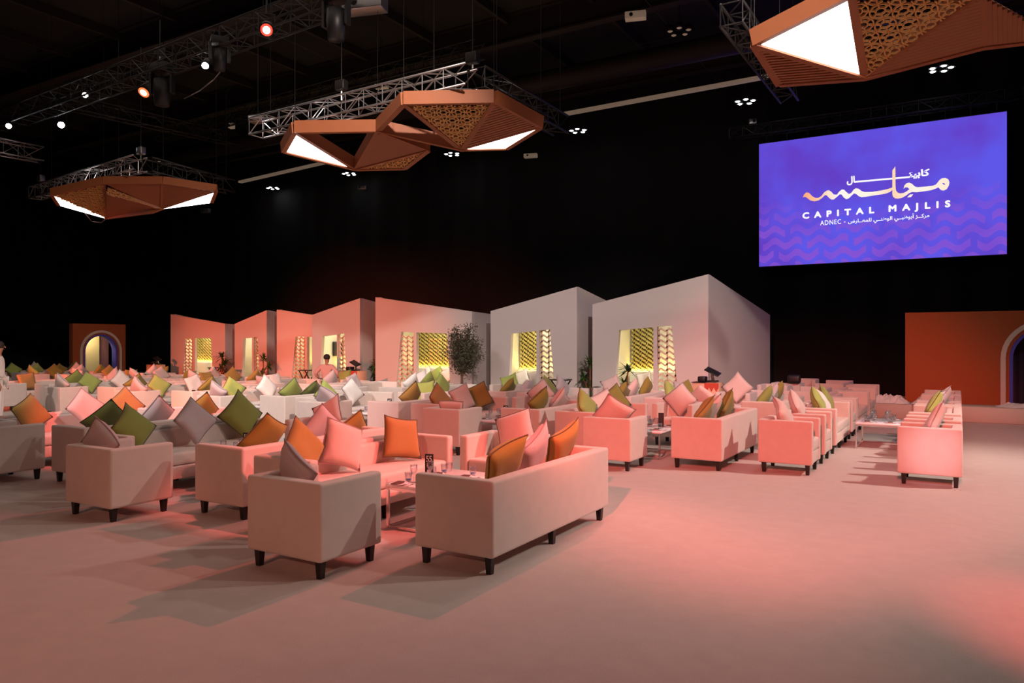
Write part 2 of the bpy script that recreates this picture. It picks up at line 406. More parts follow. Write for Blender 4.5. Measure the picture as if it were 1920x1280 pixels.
for bi, B in enumerate(BOOTHS):
    y = B['y']; x0, x1 = B['x0'], B['x1']; xc = (x0 + x1) / 2
    root = thing('booth', B['label'], 'booth', (xc, y, 0), 0, 'peaked booths along the back of the hall')
    def sh(pts): return [(a - xc, b) for a, b in pts]
    fa = flat_shape('facade', [sh([(x0, 0), (x1, 0), (x1, B['h1']), (x0, B['h0'])]), sh(B['open']), sh(B['pan'])], 0, T)
    link('facade', fa, M['booth'], root)
    # side walls follow the roof slope to the back
    for sx, h, sk in ((x0, B['h0'], 0.0), (x1, B['h1'], B['skew'])):
        s = -1 if sx == x1 else 1
        mb = MB(); a = sx - xc; d = B['dep']; hb = B['hb']
        aa, bb = a, a + s * T
        mb.v = [(aa, T, 0), (bb, T, 0), (bb + sk, d, 0), (aa + sk, d, 0), (aa, T, h), (bb, T, h), (bb + sk, d, hb), (aa + sk, d, hb)]
        mb.f = [(3, 2, 1, 0), (4, 5, 6, 7), (0, 1, 5, 4), (1, 2, 6, 5), (2, 3, 7, 6), (3, 0, 4, 7)]
        link('side_wall', mb.mesh('side_wall'), M['booth'], root)
    # inside back wall, bench niche depth 2.6
    bd = (2.4, 1.45, 1.9, 1.3, 1.9, 1.5, 1.2)[bi]
    link('back_wall', MB().box(x0 - xc + T, x1 - xc - T, bd, bd + 0.1, 0, min(B['h0'], B['h1']) - 0.15).mesh('back_wall'), M['booth_in'], root)
    for sx, s in ((x0 - xc + T, 1), (x1 - xc - T, -1)):
        a, b = sorted((sx, sx + s * 0.02))
        link('inner_lining', MB().box(a, b, T, bd, 0, min(B['h0'], B['h1']) - 0.15).mesh('inner_lining'), M['booth_in'], root)
    # tapered lattice screen in the facade
    p = sh(B['pan'])
    tl, tr, br, bl = p
    def xl(z, tl=tl, bl=bl): return lerp(bl[0], tl[0], (z - bl[1]) / (tl[1] - bl[1]))
    def xr(z, tr=tr, br=br): return lerp(br[0], tr[0], (z - br[1]) / (tr[1] - br[1]))
    o = zigzag_lattice('lattice_screen', M['screen_lat'], root, 0.2, min(tl[1], tr[1]), xl, xr, 0.05, 0.03, 0.145, 0.22, 0.035, 0.05)
    # wall lattice behind the bench
    w0, w1 = x0 - xc + 0.2, x1 - xc - 0.2
    if B['lat']:
        if B['lat'][0] == 0.0: a = w0
        wl = {0: -7.45, 1: -10.85}.get(bi, x1 - 0.2) - xc
        zt = min(B['h0'], B['h1']) - 0.2
        link('lattice_backing', MB().box(a, wl, bd - 0.02, bd, 1.0, zt).mesh('lattice_backing'), M['lattice_back'], root)
        zigzag_lattice('wall_lattice', M['lattice'], root, 1.0, zt, lambda z, a=a: a, lambda z, wl=wl: wl, bd - 0.10, 0.03, 0.125, 0.19, 0.03, 0.062)
    link('light_strip', MB().box(w0, w1, bd - 0.16, bd - 0.13, 0.925, 0.94).mesh('light_strip'), M['led'], root)
    wd = (w1 - w0)
    la = area((xc, y + bd - 0.12, 0.95), (xc, y + bd - 0.02, 2.5), 7 * wd, (1.0, 0.74, 0.20), wd, 0.06)
    lb = area((xc, y + bd * 0.45, 2.45), (xc, y + bd * 0.6, 0), 11.0 * wd, (1.0, 0.93, 0.74), wd * 0.6, 0.5)  # added fill to brighten the booth interior, no fitting hangs here
    # bench
    bt = thing('banquette', 'cream banquette bench inside the ' + B['label'].split(' booth')[0].replace('nearest and ', '') + ' booth', 'bench', (xc, y, 0), 0, 'cream benches inside the booths')
    link('seat', bevel_mesh(MB().box(w0, w1, bd - 0.80, bd - 0.30, 0.10, 0.44), 'seat', 0.03), M['bench'], bt)
    link('backrest', bevel_mesh(MB().box(w0, w1, bd - 0.30, bd - 0.18, 0.10, 0.92), 'backrest', 0.03), M['bench'], bt)
# televisions inside two booths
for (x, y, z, lb) in ((-18.68, 19.5, 1.55, 'flat television on the wall inside the booth behind the seated man'), (-24.75, 21.3, 1.55, 'flat television on the wall inside the narrow coral booth')):
    t = thing('television', lb, 'television', (x, y, z), PI / 2)
    link('casing', bevel_mesh(MB().box(-0.40, 0.40, -0.03, 0.03, -0.25, 0.25), 'casing', 0.01), M['black'], t)
    link('display', MB().box(-0.38, 0.38, -0.034, -0.031, -0.23, 0.23).mesh('display'), M['tv'], t)
    link('bracket', MB().box(-0.05, 0.05, 0.03, 0.22, -0.06, 0.06).mesh('bracket'), M['black'], t)

# ------------------------------------------------------------------ seating
SEAT_Z, TOP_Z, LEG_Z = 0.45, 0.717, 0.135
_cache = {}
def seat_parts(Wd, D):
    k = (round(Wd, 2), round(D, 2))
    if k in _cache: return _cache[k]
    w, d = Wd / 2, D / 2
    ta, tb = 0.105, 0.115
    # U shaped shell: back at -y
    shell = prism([(-w, -d), (w, -d), (w, d), (w - ta, d), (w - ta, -d + tb), (-w + ta, -d + tb), (-w + ta, d), (-w, d)], LEG_Z, TOP_Z)
    parts = [('shell', bevel_mesh(shell, 'shell', 0.028, 3), M['velvet'])]
    parts.append(('seat_base', bevel_mesh(MB().box(-w + ta, w - ta, -d + tb, d - 0.012, LEG_Z + 0.01, 0.30), 'seat_base', 0.015), M['velvet']))
    n = 6; cm = MB()
    cush = bevel_mesh(MB().box(-w + ta + 0.004, w - ta - 0.004, -d + tb, d - 0.004, 0.305, SEAT_Z), 'seat_cushion', 0.04, 3)
    for v in cush.vertices:
        if v.co.z > 0.39: v.co.z += 0.022 * max(0, 1 - (v.co.x / w) ** 2)
    parts.append(('seat_cushion', cush, M['velvet']))
    if Wd > 1.2:
        parts.append(('back_cushion', bevel_mesh(MB().box(-w + ta + 0.006, w - ta - 0.006, -d + tb, -d + tb + 0.10, 0.44, 0.68), 'back_cushion', 0.03, 3), M['velvet']))
    leg = MB().taper(0, 0, 0, LEG_Z + 0.012, 0.021, 0.030).mesh('leg')
    leg.materials.append(M['leg'])
    lx = [-(w - 0.07), w - 0.07] if Wd < 1.2 else [-(w - 0.07), 0, w - 0.07]
    legs = [(x, yy) for x in lx for yy in (-(d - 0.07), d - 0.07)]
    _cache[k] = (parts, leg, legs)
    return _cache[k]

FACE = {'+y': 0.0, '-x': PI / 2, '-y': PI, '+x': -PI / 2}
def seat(name, Wd, D, x, y, face, label, cat, group, dz=0.0):
    parts, leg, legs = seat_parts(Wd, D)
    t = thing(name, label, cat, (x, y, 0), FACE[face] + dz, group)
    for n, me, m in parts: link(n, me, m, t)
    for lx, ly in legs: link('leg', leg, None, t, (lx, ly, 0))
    return t

# cushions -----------------------------------------------------------
def pillow_mesh(seed, puff=0.075, size=0.45):
    rnd = random.Random(seed); n = 12; m = MB(); h = size / 2
    ph = [rnd.uniform(0, 6) for _ in range(4)]
    def outline(u, v):
        # concave sides, pointed corners
        k = 1 - 0.075 * (1 - abs(u) ** 2.0) * abs(v) ** 3; l = 1 - 0.075 * (1 - abs(v) ** 2.0) * abs(u) ** 3
        return u * h * l, v * h * k
    for side in (1, -1):
        for j in range(n + 1):
            for i in range(n + 1):
                u, v = -1 + 2 * i / n, -1 + 2 * j / n
                x, z = outline(u, v)
                t = puff * (max(0, (1 - u ** 4)) * max(0, (1 - v ** 4))) ** 0.55
                t += 0.007 * math.sin(3 * u + ph[0] + 2 * v) * (1 - u * u) * (1 - v * v) * side
                t += 0.006 * math.sin(9 * (u + v) + ph[1]) * abs(u * v) * (1 - u * u) * (1 - v * v) * 3
                bend = 0.035 * math.sin(ph[2]) * (u * u) + 0.03 * math.sin(ph[3]) * u * v
                m.v.append((x, side * t + bend, z))
    N = (n + 1) ** 2
    for s in (0, 1):
        for j in range(n):
            for i in range(n):
                a = s * N + j * (n + 1) + i
                q = (a, a + 1, a + n + 2, a + n + 1)
                m.f.append(q if s else tuple(reversed(q)))
    me = m.mesh('cushion', True)
    bm = bmesh.new(); bm.from_mesh(me); bmesh.ops.remove_doubles(bm, verts=bm.verts, dist=0.0006); bm.to_mesh(me); bm.free()
    # flange round the edge
    f = MB()
    ring = []
    cnt = 10
    for k in range(4):
        for i in range(cnt):
            t = -1 + 2 * i / cnt
            u, v = ((t, -1), (1, t), (-t, 1), (-1, -t))[k]
            x, z = outline(u, v)
            bend = 0.035 * math.sin(ph[2]) * (u * u) + 0.03 * math.sin(ph[3]) * u * v
            ring.append((Vector((x, bend, z)), Vector((x, 0, z)).normalized()))
    L = len(ring)
    for p, d in ring:
        q = p + d * 0.008
        f.v += [tuple(p + Vector((0, 0.005, 0))), tuple(q + Vector((0, 0.003, 0))), tuple(q - Vector((0, 0.003, 0))), tuple(p - Vector((0, 0.005, 0)))]
    for i in range(L):
        j = (i + 1) % L
        for a in range(4):
            b = (a + 1) % 4
            f.f.append((4 * i + a, 4 * i + b, 4 * j + b, 4 * j + a))
    return me, f.mesh('piping')
PMESH = [pillow_mesh(s) for s in range(6)]
_pm = {}
def pillow(color, x, y, z, yaw, roll, lean, label, group, scale=1.0, seed=None, piping=True):
    """stands on z (bottom point), faces the yaw direction (0 = +y), leans back by lean"""
    i = (seed if seed is not None else random.randrange(6)) % 6
    key = (color, i)
    if key not in _pm:
        a, b = PMESH[i]
        a = a.copy(); a.materials.append(PILL[color])
        b = b.copy(); b.materials.append(PIPE2 if color in ('lilac', 'pale pink', 'white') else PIPE)
        _pm[key] = (a, b)
    a, b = _pm[key]
    h = 0.225 * scale
    ext = h * (abs(math.cos(roll)) + abs(math.sin(roll)))
    R = Matrix.Rotation(yaw, 4, 'Z') @ Matrix.Rotation(lean, 4, 'X') @ Matrix.Rotation(roll, 4, 'Y')
    o = link('cushion', a)
    o.matrix_world = Matrix.Translation((x, y, z + ext * math.cos(lean) * 0.97)) @ R @ Matrix.Diagonal((scale, scale, scale, 1))
    if piping: link('piping', b, None, o)
    return tag(o, label, 'cushion', group)

def on_seat(color, sx, sy, face, Wd, D, along, label, group, roll=0.0, lean=0.35, fwd=0.0, yaw=0.0, scale=1.0, seed=None, lift=0.0, piping=True):
    """cushion leaning on the back of a seat; along = offset on the seat's own x"""
    f = FACE[face]
    inner = -D / 2 + 0.115 + (0.10 if Wd > 1.2 else 0)
    ext = 0.225 * scale * (abs(math.cos(roll)) + abs(math.sin(roll)))
    ly = inner + 0.05 + ext * math.sin(lean) + fwd
    c, s = math.cos(f), math.sin(f)
    wx, wy = sx + along * c - ly * s, sy + along * s + ly * c
    return pillow(color, wx, wy, SEAT_Z + 0.02 + lift, f + yaw, roll, lean, label, group, scale, seed, piping)

# tables and tableware ------------------------------------------------
def coffee_table(x, y, label, group='white tables between the sofas', wx=0.64, wy=1.0, zt=0.42):
    t = thing('coffee_table', label, 'table', (x, y, 0), 0, group)
    a, b = wx / 2, wy / 2
    link('tabletop', bevel_mesh(MB().box(-a, a, -b, b, zt - 0.03, zt), 'tabletop', 0.004, 1), M['tabletop'], t)
    s = 0.025
    for sx in (-1, 1):
        for sy in (-1, 1):
            cx, cy = sx * (a - s / 2 - 0.004), sy * (b - s / 2 - 0.004)
            link('leg', MB().box(cx - s / 2, cx + s / 2, cy - s / 2, cy + s / 2, 0.0, zt - 0.03).mesh('leg'), M['chrome'], t)
    for sy in (-1, 1):
        cy = sy * (b - s / 2 - 0.004)
        for r0 in (0.0, zt - 0.031 - s): link('rail', MB().box(-a + s, a - s, cy - s / 2, cy + s / 2, r0, r0 + s).mesh('rail'), M['chrome'], t)
    for sx in (-1, 1):
        cx = sx * (a - s / 2 - 0.004)
        for r0 in (0.0, zt - 0.031 - s): link('rail', MB().box(cx - s / 2, cx + s / 2, -b + s, b - s, r0, r0 + s).mesh('rail'), M['chrome'], t)
    return t

_tum = MB().lathe([(0.0, 0.0), (0.026, 0.0), (0.033, 0.03), (0.036, 0.09), (0.0345, 0.09), (0.031, 0.03), (0.024, 0.012), (0.0, 0.012)]).mesh('tumbler', True)
_tum.materials.append(M['glass'])
_tumb = MB().lathe([(0.0, 0.013), (0.023, 0.013), (0.0295, 0.03), (0.0, 0.031)]).mesh('blue_base', True); _tumb.materials.append(M['blueglass'])
_wine = MB().lathe([(0.0, 0.0), (0.032, 0.0), (0.030, 0.004), (0.004, 0.008), (0.004, 0.07), (0.02, 0.085), (0.036, 0.12), (0.033, 0.17), (0.0315, 0.17), (0.034, 0.12), (0.018, 0.09), (0.0, 0.082)]).mesh('wine_glass', True)
_wine.materials.append(M['glass'])
_plate = MB().lathe([(0.0, 0.004), (0.055, 0.004), (0.06, 0.0), (0.065, 0.003), (0.10, 0.013), (0.10, 0.016), (0.062, 0.008), (0.0, 0.007)], seg=20).mesh('plate', True)
_plate.materials.append(M['porcelain'])
_nap = MB().box(-0.035, 0.035, -0.075, 0.075, 0.0, 0.012).mesh('napkin'); _nap.materials.append(M['napkin'])
_fork = MB().box(-0.004, 0.004, -0.09, 0.03, 0, 0.003).box(-0.012, 0.012, 0.03, 0.045, 0, 0.003).box(-0.012, -0.008, 0.045, 0.09, 0, 0.003).box(-0.002, 0.002, 0.045, 0.09, 0, 0.003).box(0.008, 0.012, 0.045, 0.09, 0, 0.003).mesh('fork'); _fork.materials.append(M['steel'])
def tumbler(x, y, z, label, group, blue=False):
    o = link('tumbler', _tum, None, None, (x, y, z)); tag(o, label, 'glass', group)
    if blue: link('blue_base', _tumb, None, o)
def wineglass(x, y, z, label, group):
    tag(link('wine_glass', _wine, None, None, (x, y, z)), label, 'glass', group)
def place_setting(x, y, z, rz, where, group):
    tag(link('plate', _plate, None, None, (x, y, z)), 'white side plate' + where, 'plate', 'white side plates on ' + group)
    tag(link('napkin', _nap, None, None, (x, y, z + 0.009), (0, 0, rz)), 'folded dark napkin on plate' + where, 'napkin', 'dark napkins on ' + group)
    tag(link('fork', _fork, None, None, (x + 0.13 * math.cos(rz), y + 0.13 * math.sin(rz), z + 0.001), (0, 0, rz)), 'steel fork by plate' + where, 'fork', 'forks on ' + group)
def number_sign(x, y, z, rz, num, label, h=0.23, w=0.085):
    t = thing('table_sign', label, 'sign', (x, y, z), rz, 'black table number stands')
    link('card', MB().box(-w / 2, w / 2, -0.006, 0.006, 0.012, h).mesh('card'), M['black'], t)
    link('foot', bevel_mesh(MB().box(-w / 2, w / 2, -0.03, 0.03, 0, 0.012), 'foot', 0.003, 1), M['steel'], t)
    if num:
        me = text_mesh(num, 0.085, 0.95)
        o = link('digits', me, M['label'], t, (0, -0.0065, h - 0.075), (PI / 2, 0, 0)); o.scale = (0.8, 1.0, 1)
        o['label'] = 'white number ' + num
        link('print', MB().box(-0.02, 0.02, -0.0075, -0.0062, 0.02, 0.075).mesh('print'), M['label'], t)
    return t

ORD = ['first', 'second', 'third', 'fourth', 'fifth', 'sixth', 'seventh', 'eighth', 'ninth', 'tenth', 'eleventh', 'twelfth']
ROWN = {1: 'front row', 2: 'second row', 3: 'back row'}

def group_set(row, k, xr, y0, spacing, sofa_len=2.1, dep=0.72, armw=0.72, armd=0.66, far=True, near=True, rz=0.0):
    """two facing sofas, a table between them and an armchair at each end; xr = right edge of the right sofa"""
    rn, kn = ROWN[row], ORD[k]
    gx = xr - 1.30 if row == 1 else xr - 1.275
    j = lambda s: random.uniform(-s, s)
    S = {}
    xs = xr - dep / 2; ys = y0 + spacing + sofa_len / 2
    S['R'] = (xs, ys, '-x', sofa_len, dep)
    seat('sofa', sofa_len, dep, xs, ys, '-x', f'cream sofa on the right side of the {kn} table from right, {rn}', 'sofa', 'sofas of the ' + rn)
    xl = xr - (2.62 if row == 1 else 2.55) + dep / 2
    S['L'] = (xl, ys + j(0.03), '+x', sofa_len, dep)
    seat('sofa', sofa_len, dep, xl, S['L'][1], '+x', f'cream sofa on the left side of the {kn} table from right, {rn}', 'sofa', 'sofas of the ' + rn)
    xa = xr - 1.42
    if near:
        S['N'] = (xa, y0 + armd / 2, '+y', armw, armd)
        seat('armchair', armw, armd, xa, y0 + armd / 2, '+y', f'cream armchair at the near end of the {kn} table from right, {rn}', 'armchair', 'armchairs of the ' + rn)
    if far:
        yf = y0 + spacing + sofa_len + 0.02 + armd / 2
        S['F'] = (xa, yf, '-y', armw, armd)
        seat('armchair', armw, armd, xa, yf, '-y', f'cream armchair at the far end of the {kn} table from right, {rn}', 'armchair', 'armchairs of the ' + rn)
    S['T'] = (xa + 0.03, ys)
    return S

SN = {'R': 'right sofa', 'L': 'left sofa', 'N': 'near armchair', 'F': 'far armchair'}
def cush(S, which, row, k, color, along, place='', **kw):
    x, y, f, w, d = S[which]
    lab = f'{color} cushion{", " + place if place else ""}, {SN[which]} at {ORD[k]} table from right, {ROWN[row]}'
    # seat axis runs along +y for sofas facing -x and along -y for sofas facing +x: flip so that along > 0 is farther away
    a = along if which in ('R',) else (-along if which == 'L' else (along if which == 'N' else -along))
    return on_seat(color, x, y, f, w, d, a, lab, 'cushions of the ' + ROWN[row], **kw)

D45 = PI / 4
GS = {}
# ---- front row
for k, xr in enumerate((-2.98, -6.02, -9.10)):
    GS[1, k] = group_set(1, k, xr, (3.96, 4.20, 4.50)[k], (0.74, 0.72, 0.6)[k], sofa_len=2.15, dep=0.74, armw=0.80, armd=0.68)
# ---- second row
for k in range(7):
    GS[2, k] = group_set(2, k, -2.76 - 2.82 * k, 9.50, 0.66)
# ---- back row
for k in range(10):
    GS[3, k] = group_set(3, k, -2.62 - 2.82 * k, 12.92, 0.62)

# cushions placed as in the photograph: (row, k, seat, colour, along, place, options)
C1 = [
 (1, 0, 'N', 'lilac', -0.13, '', dict(scale=0.88, roll=D45, lean=0.28, fwd=0.0, yaw=-0.25)),
 (1, 0, 'R', 'olive', -0.28, 'near end', dict(roll=-0.42, lean=0.5, yaw=-0.05)),
 (1, 0, 'R', 'lilac', 0.28, 'middle', dict(roll=-0.6, lean=0.5, yaw=0.05)),
 (1, 0, 'R', 'mustard', 0.85, 'far end', dict(roll=-0.45, lean=0.45)),
 (1, 0, 'L', 'mustard', -0.80, 'near end', dict(roll=D45 * 0.9, lean=0.3, yaw=0.2)),
 (1, 0, 'L', 'pale pink', -0.24, 'middle', dict(roll=-0.35, lean=0.28, yaw=-0.2)),
 (1, 0, 'L', 'orange', 0.64, 'far end', dict(roll=-0.16, lean=0.3, yaw=-0.3)),
 (1, 0, 'F', 'pale pink', 0.06, '', dict(roll=0.32, lean=0.25, yaw=0.15)),
 (1, 1, 'N', 'lilac', -0.13, '', dict(scale=0.9, roll=D45, lean=0.3, fwd=0.0, yaw=0.12)),
 (1, 1, 'R', 'olive', -0.45, 'near end', dict(roll=0.5, lean=0.45)),
 (1, 1, 'R', 'lilac', 0.35, 'beyond middle', dict(roll=0.6, lean=0.4)),
 (1, 1, 'R', 'mustard', 0.90, 'far end', dict(roll=D45, lean=0.5, scale=0.85)),
 (1, 1, 'L', 'green', -0.75, 'near end', dict(roll=D45 * 0.95, lean=0.3, yaw=0.15)),
 (1, 1, 'L', 'lilac', 0.05, 'middle', dict(roll=D45 * 0.9, lean=0.3)),
 (1, 1, 'L', 'green', 0.80, 'far end', dict(roll=D45, lean=0.25, yaw=-0.1, scale=1.08)),
 (1, 1, 'F', 'pale pink', 0.02, '', dict(roll=0.55, lean=0.3)),
 (1, 2, 'R', 'dark green', -0.55, 'near end', dict(roll=D45 * 0.9, lean=0.45)),
 (1, 2, 'R', 'lilac', 0.15, 'middle', dict(roll=0.6, lean=0.45, yaw=0.2)),
 (1, 2, 'R', 'olive', 0.85, 'far end', dict(roll=D45, lean=0.4)),
 (1, 2, 'L', 'mustard', -0.55, 'near end', dict(roll=0.5, lean=0.3, yaw=0.2)),
 (1, 2, 'L', 'pale pink', 0.20, 'middle', dict(roll=D45, lean=0.3)),
 (1, 2, 'L', 'orange', 0.85, 'far end', dict(roll=D45 * 0.9, lean=0.3, yaw=-0.2)),
 (2, 0, 'N', 'pale pink', 0.0, '', dict(roll=0.6, lean=0.35, yaw=0.3)),
 (2, 0, 'R', 'mustard', -0.62, 'near end', dict(roll=D45 * 0.8, lean=0.4)),
 (2, 0, 'R', 'pale pink', -0.10, 'middle', dict(roll=0.6, lean=0.5)),
 (2, 0, 'R', 'olive', 0.50, 'far end', dict(roll=0.7, lean=0.35)),
 (2, 0, 'L', 'lime green', -0.72, 'near end', dict(roll=D45, lean=0.35)),
 (2, 0, 'L', 'white', -0.05, 'middle', dict(roll=0.35, lean=0.35, yaw=-0.5)),
 (2, 0, 'L', 'green', 0.55, 'far end', dict(roll=0.55, lean=0.15, yaw=-0.6)),
 (2, 0, 'F', 'pale pink', 0.0, '', dict(roll=D45, lean=0.25)),
 (2, 1, 'N', 'pale pink', 0.05, '', dict(roll=0.08, lean=0.45, yaw=0.2, scale=0.9)),
 (2, 1, 'R', 'olive', -0.35, 'before middle', dict(roll=D45, lean=0.4)),
 (2, 1, 'R', 'pale pink', 0.35, 'beyond middle', dict(roll=0.6, lean=0.5)),
 (2, 1, 'L', 'orange', -0.70, 'near end', dict(roll=0.6, lean=0.3)),
 (2, 1, 'L', 'pale pink', 0.0, 'middle', dict(roll=0.35, lean=0.3, yaw=-0.3)),
 (2, 1, 'L', 'mustard', 0.62, 'far end', dict(roll=0.35, lean=0.2, yaw=-0.5)),
 (2, 1, 'F', 'pale pink', 0.05, '', dict(roll=D45, lean=0.25)),
 (2, 2, 'N', 'lilac', 0.1, '', dict(roll=D45, lean=0.45)),
 (2, 2, 'R', 'mustard', -0.20, 'middle', dict(roll=D45 * 0.9, lean=0.35)),
 (2, 2, 'L', 'lime green', -0.55, 'near end', dict(roll=D45, lean=0.35)),
 (2, 2, 'L', 'white', 0.15, 'middle', dict(roll=0.5, lean=0.3)),
 (2, 2, 'F', 'lime green', 0.05, '', dict(roll=0.12, lean=0.2, yaw=0.2)),
 (2, 3, 'N', 'lilac', -0.1, '', dict(roll=0.6, lean=0.5)),
 (2, 3, 'R', 'green', -0.55, 'near end', dict(roll=D45, lean=0.3)),
 (2, 3, 'R', 'dark green', 0.05, 'middle', dict(roll=0.6, lean=0.5)),
 (2, 3, 'L', 'lime green', -0.5, 'near end', dict(roll=D45, lean=0.4)),
 (2, 3, 'L', 'white', 0.45, 'beyond middle', dict(roll=D45, lean=0.35)),
 (2, 4, 'R', 'olive', -0.35, 'before middle', dict(roll=D45, lean=0.4)),
 (2, 4, 'L', 'lime green', -0.4, 'before middle', dict(roll=D45, lean=0.5)),
 (2, 4, 'N', 'lilac', 0.1, '', dict(roll=D45, lean=0.4)),
 (2, 4, 'L', 'white', 0.6, 'far end', dict(roll=0.3, lean=0.3)),
 (2, 5, 'N', 'pale pink', -0.1, '', dict(roll=D45, lean=0.35)),
 (2, 5, 'R', 'olive', -0.3, 'before middle', dict(roll=D45, lean=0.4)),
 (2, 5, 'L', 'lime green', -0.4, 'before middle', dict(roll=D45, lean=0.45)),
 (2, 5, 'L', 'white', 0.5, 'beyond middle', dict(roll=D45, lean=0.3)),
 (2, 6, 'N', 'white', 0.0, '', dict(roll=0.2, lean=0.4)),
 (2, 6, 'R', 'green', -0.2, 'middle', dict(roll=D45, lean=0.35)),
 (2, 6, 'L', 'orange', -0.5, 'near end', dict(roll=0.1, lean=0.3)),
 (2, 6, 'F', 'lilac', 0.0, '', dict(roll=D45, lean=0.3)),
 (3, 0, 'N', 'pale pink', 0.1, '', dict(roll=D45, lean=0.4)),
 (3, 0, 'R', 'green', -0.65, 'near end', dict(roll=0.5, lean=0.45)),
 (3, 0, 'R', 'lilac', -0.15, 'middle', dict(roll=0.6, lean=0.45)),
 (3, 0, 'R', 'olive', 0.35, 'far end', dict(roll=0.6, lean=0.4)),
 (3, 0, 'F', 'pale pink', 0.0, '', dict(roll=D45, lean=0.2, scale=1.1)),
 (3, 0, 'L', 'lime green', -0.55, 'near end', dict(roll=D45, lean=0.4)),
 (3, 0, 'L', 'lilac', 0.0, 'middle', dict(roll=0.55, lean=0.4)),
 (3, 0, 'L', 'olive', 0.55, 'far end', dict(roll=0.25, lean=0.15, yaw=-0.4)),
 (3, 1, 'F', 'pale pink', -0.05, '', dict(roll=0.5, lean=0.3)),
 (3, 1, 'R', 'olive', -0.55, 'near end', dict(roll=0.5, lean=0.5)),
 (3, 1, 'R', 'pale pink', 0.0, 'middle', dict(roll=0.6, lean=0.4)),
 (3, 1, 'R', 'olive', 0.8, 'far end', dict(roll=0.5, lean=0.4)),
 (3, 1, 'L', 'green', -0.3, 'before middle', dict(roll=D45, lean=0.3)),
 (3, 1, 'L', 'lilac', 0.4, 'beyond middle', dict(roll=D45, lean=0.3)),
 (3, 2, 'R', 'olive', -0.3, 'before middle', dict(roll=0.6, lean=0.45)),
 (3, 2, 'R', 'lilac', 0.5, 'beyond middle', dict(roll=0.1, lean=0.4)),
 (3, 2, 'L', 'green', -0.3, 'before middle', dict(roll=D45, lean=0.3)),
 (3, 2, 'F', 'lime green', 0.0, '', dict(roll=0.4, lean=0.3)),
 (3, 3, 'R', 'white', -0.2, 'middle', dict(roll=D45, lean=0.4)),
 (3, 3, 'R', 'green', 0.45, 'beyond middle', dict(roll=D45, lean=0.4)),
 (3, 3, 'L', 'lilac', -0.3, 'before middle', dict(roll=0.3, lean=0.3)),
 (3, 3, 'F', 'white', 0.0, '', dict(roll=0.6, lean=0.3)),
 (3, 4, 'F', 'green', 0.0, '', dict(roll=0.25, lean=0.2)),
 (3, 4, 'R', 'lilac', -0.1, 'middle', dict(roll=D45, lean=0.3)),
 (3, 4, 'L', 'white', -0.3, 'before middle', dict(roll=0.1, lean=0.3)),
 (3, 4, 'N', 'lilac', 0.0, '', dict(roll=0.1, lean=0.3)),
 (3, 5, 'L', 'mustard', -0.4, 'before middle', dict(roll=0.05, lean=0.3)),
 (3, 5, 'L', 'mustard', 0.5, 'beyond middle', dict(roll=0.6, lean=0.4)),
 (3, 5, 'N', 'pale pink', 0.0, '', dict(roll=0.5, lean=0.3)),
 (3, 5, 'R', 'mustard', -0.2, 'middle', dict(roll=0.7, lean=0.35)),
 (3, 6, 'N', 'pale pink', 0.1, '', dict(roll=D45, lean=0.35)),
 (3, 6, 'R', 'olive', -0.3, 'before middle', dict(roll=0.1, lean=0.3)),
 (3, 6, 'R', 'pale pink', 0.5, 'beyond middle', dict(roll=D45, lean=0.3)),
 (3, 6, 'L', 'pale pink', 0.0, 'middle', dict(roll=0.5, lean=0.35)),
 (3, 7, 'R', 'mustard', -0.4, 'before middle', dict(roll=0.05, lean=0.3)),
 (3, 7, 'R', 'pale pink', 0.4, 'beyond middle', dict(roll=D45, lean=0.3)),
 (3, 7, 'L', 'mustard', 0.0, 'middle', dict(roll=0.6, lean=0.4)),
 (3, 7, 'N', 'pale pink', 0.0, '', dict(roll=0.3, lean=0.3)),
 (3, 7, 'F', 'olive', 0.0, '', dict(roll=0.2, lean=0.3)),
 (3, 8, 'R', 'lilac', -0.4, 'before middle', dict(roll=D45, lean=0.35)),
 (3, 8, 'R', 'olive', 0.3, 'beyond middle', dict(roll=0.55, lean=0.35)),
 (3, 8, 'L', 'olive', -0.3, 'before middle', dict(roll=0.6, lean=0.4)),
 (3, 8, 'L', 'pale pink', 0.5, 'beyond middle', dict(roll=D45, lean=0.3)),
 (3, 8, 'N', 'lime green', 0.0, '', dict(roll=D45, lean=0.4)),
 (3, 9, 'R', 'lime green', -0.4, 'before middle', dict(roll=D45, lean=0.35)),
 (3, 9, 'R', 'olive', 0.4, 'beyond middle', dict(roll=0.55, lean=0.35)),
 (3, 9, 'L', 'lime green', -0.3, 'before middle', dict(roll=D45, lean=0.4)),
 (3, 9, 'L', 'pale pink', 0.5, 'beyond middle', dict(roll=D45, lean=0.3)),
 (3, 9, 'N', 'white', 0.0, '', dict(roll=0.1, lean=0.4)),
 (3, 9, 'F', 'olive', 0.0, '', dict(roll=0.6, lean=0.3)),
]
for n, (r, k, w, c, al, pl, kw) in enumerate(C1):
    if w not in GS[r, k]: continue
    cush(GS[r, k], w, r, k, c, al, pl, seed=n * 5 + k, piping=(r < 3), **kw)

# tables of the groups
for (r, k), S in GS.items():
    x, y = S['T']
    if r == 1: y += 0.18; x += 0.03
    coffee_table(x, y, f'white table with chrome frame, {ORD[k]} from right in the {ROWN[r]}')
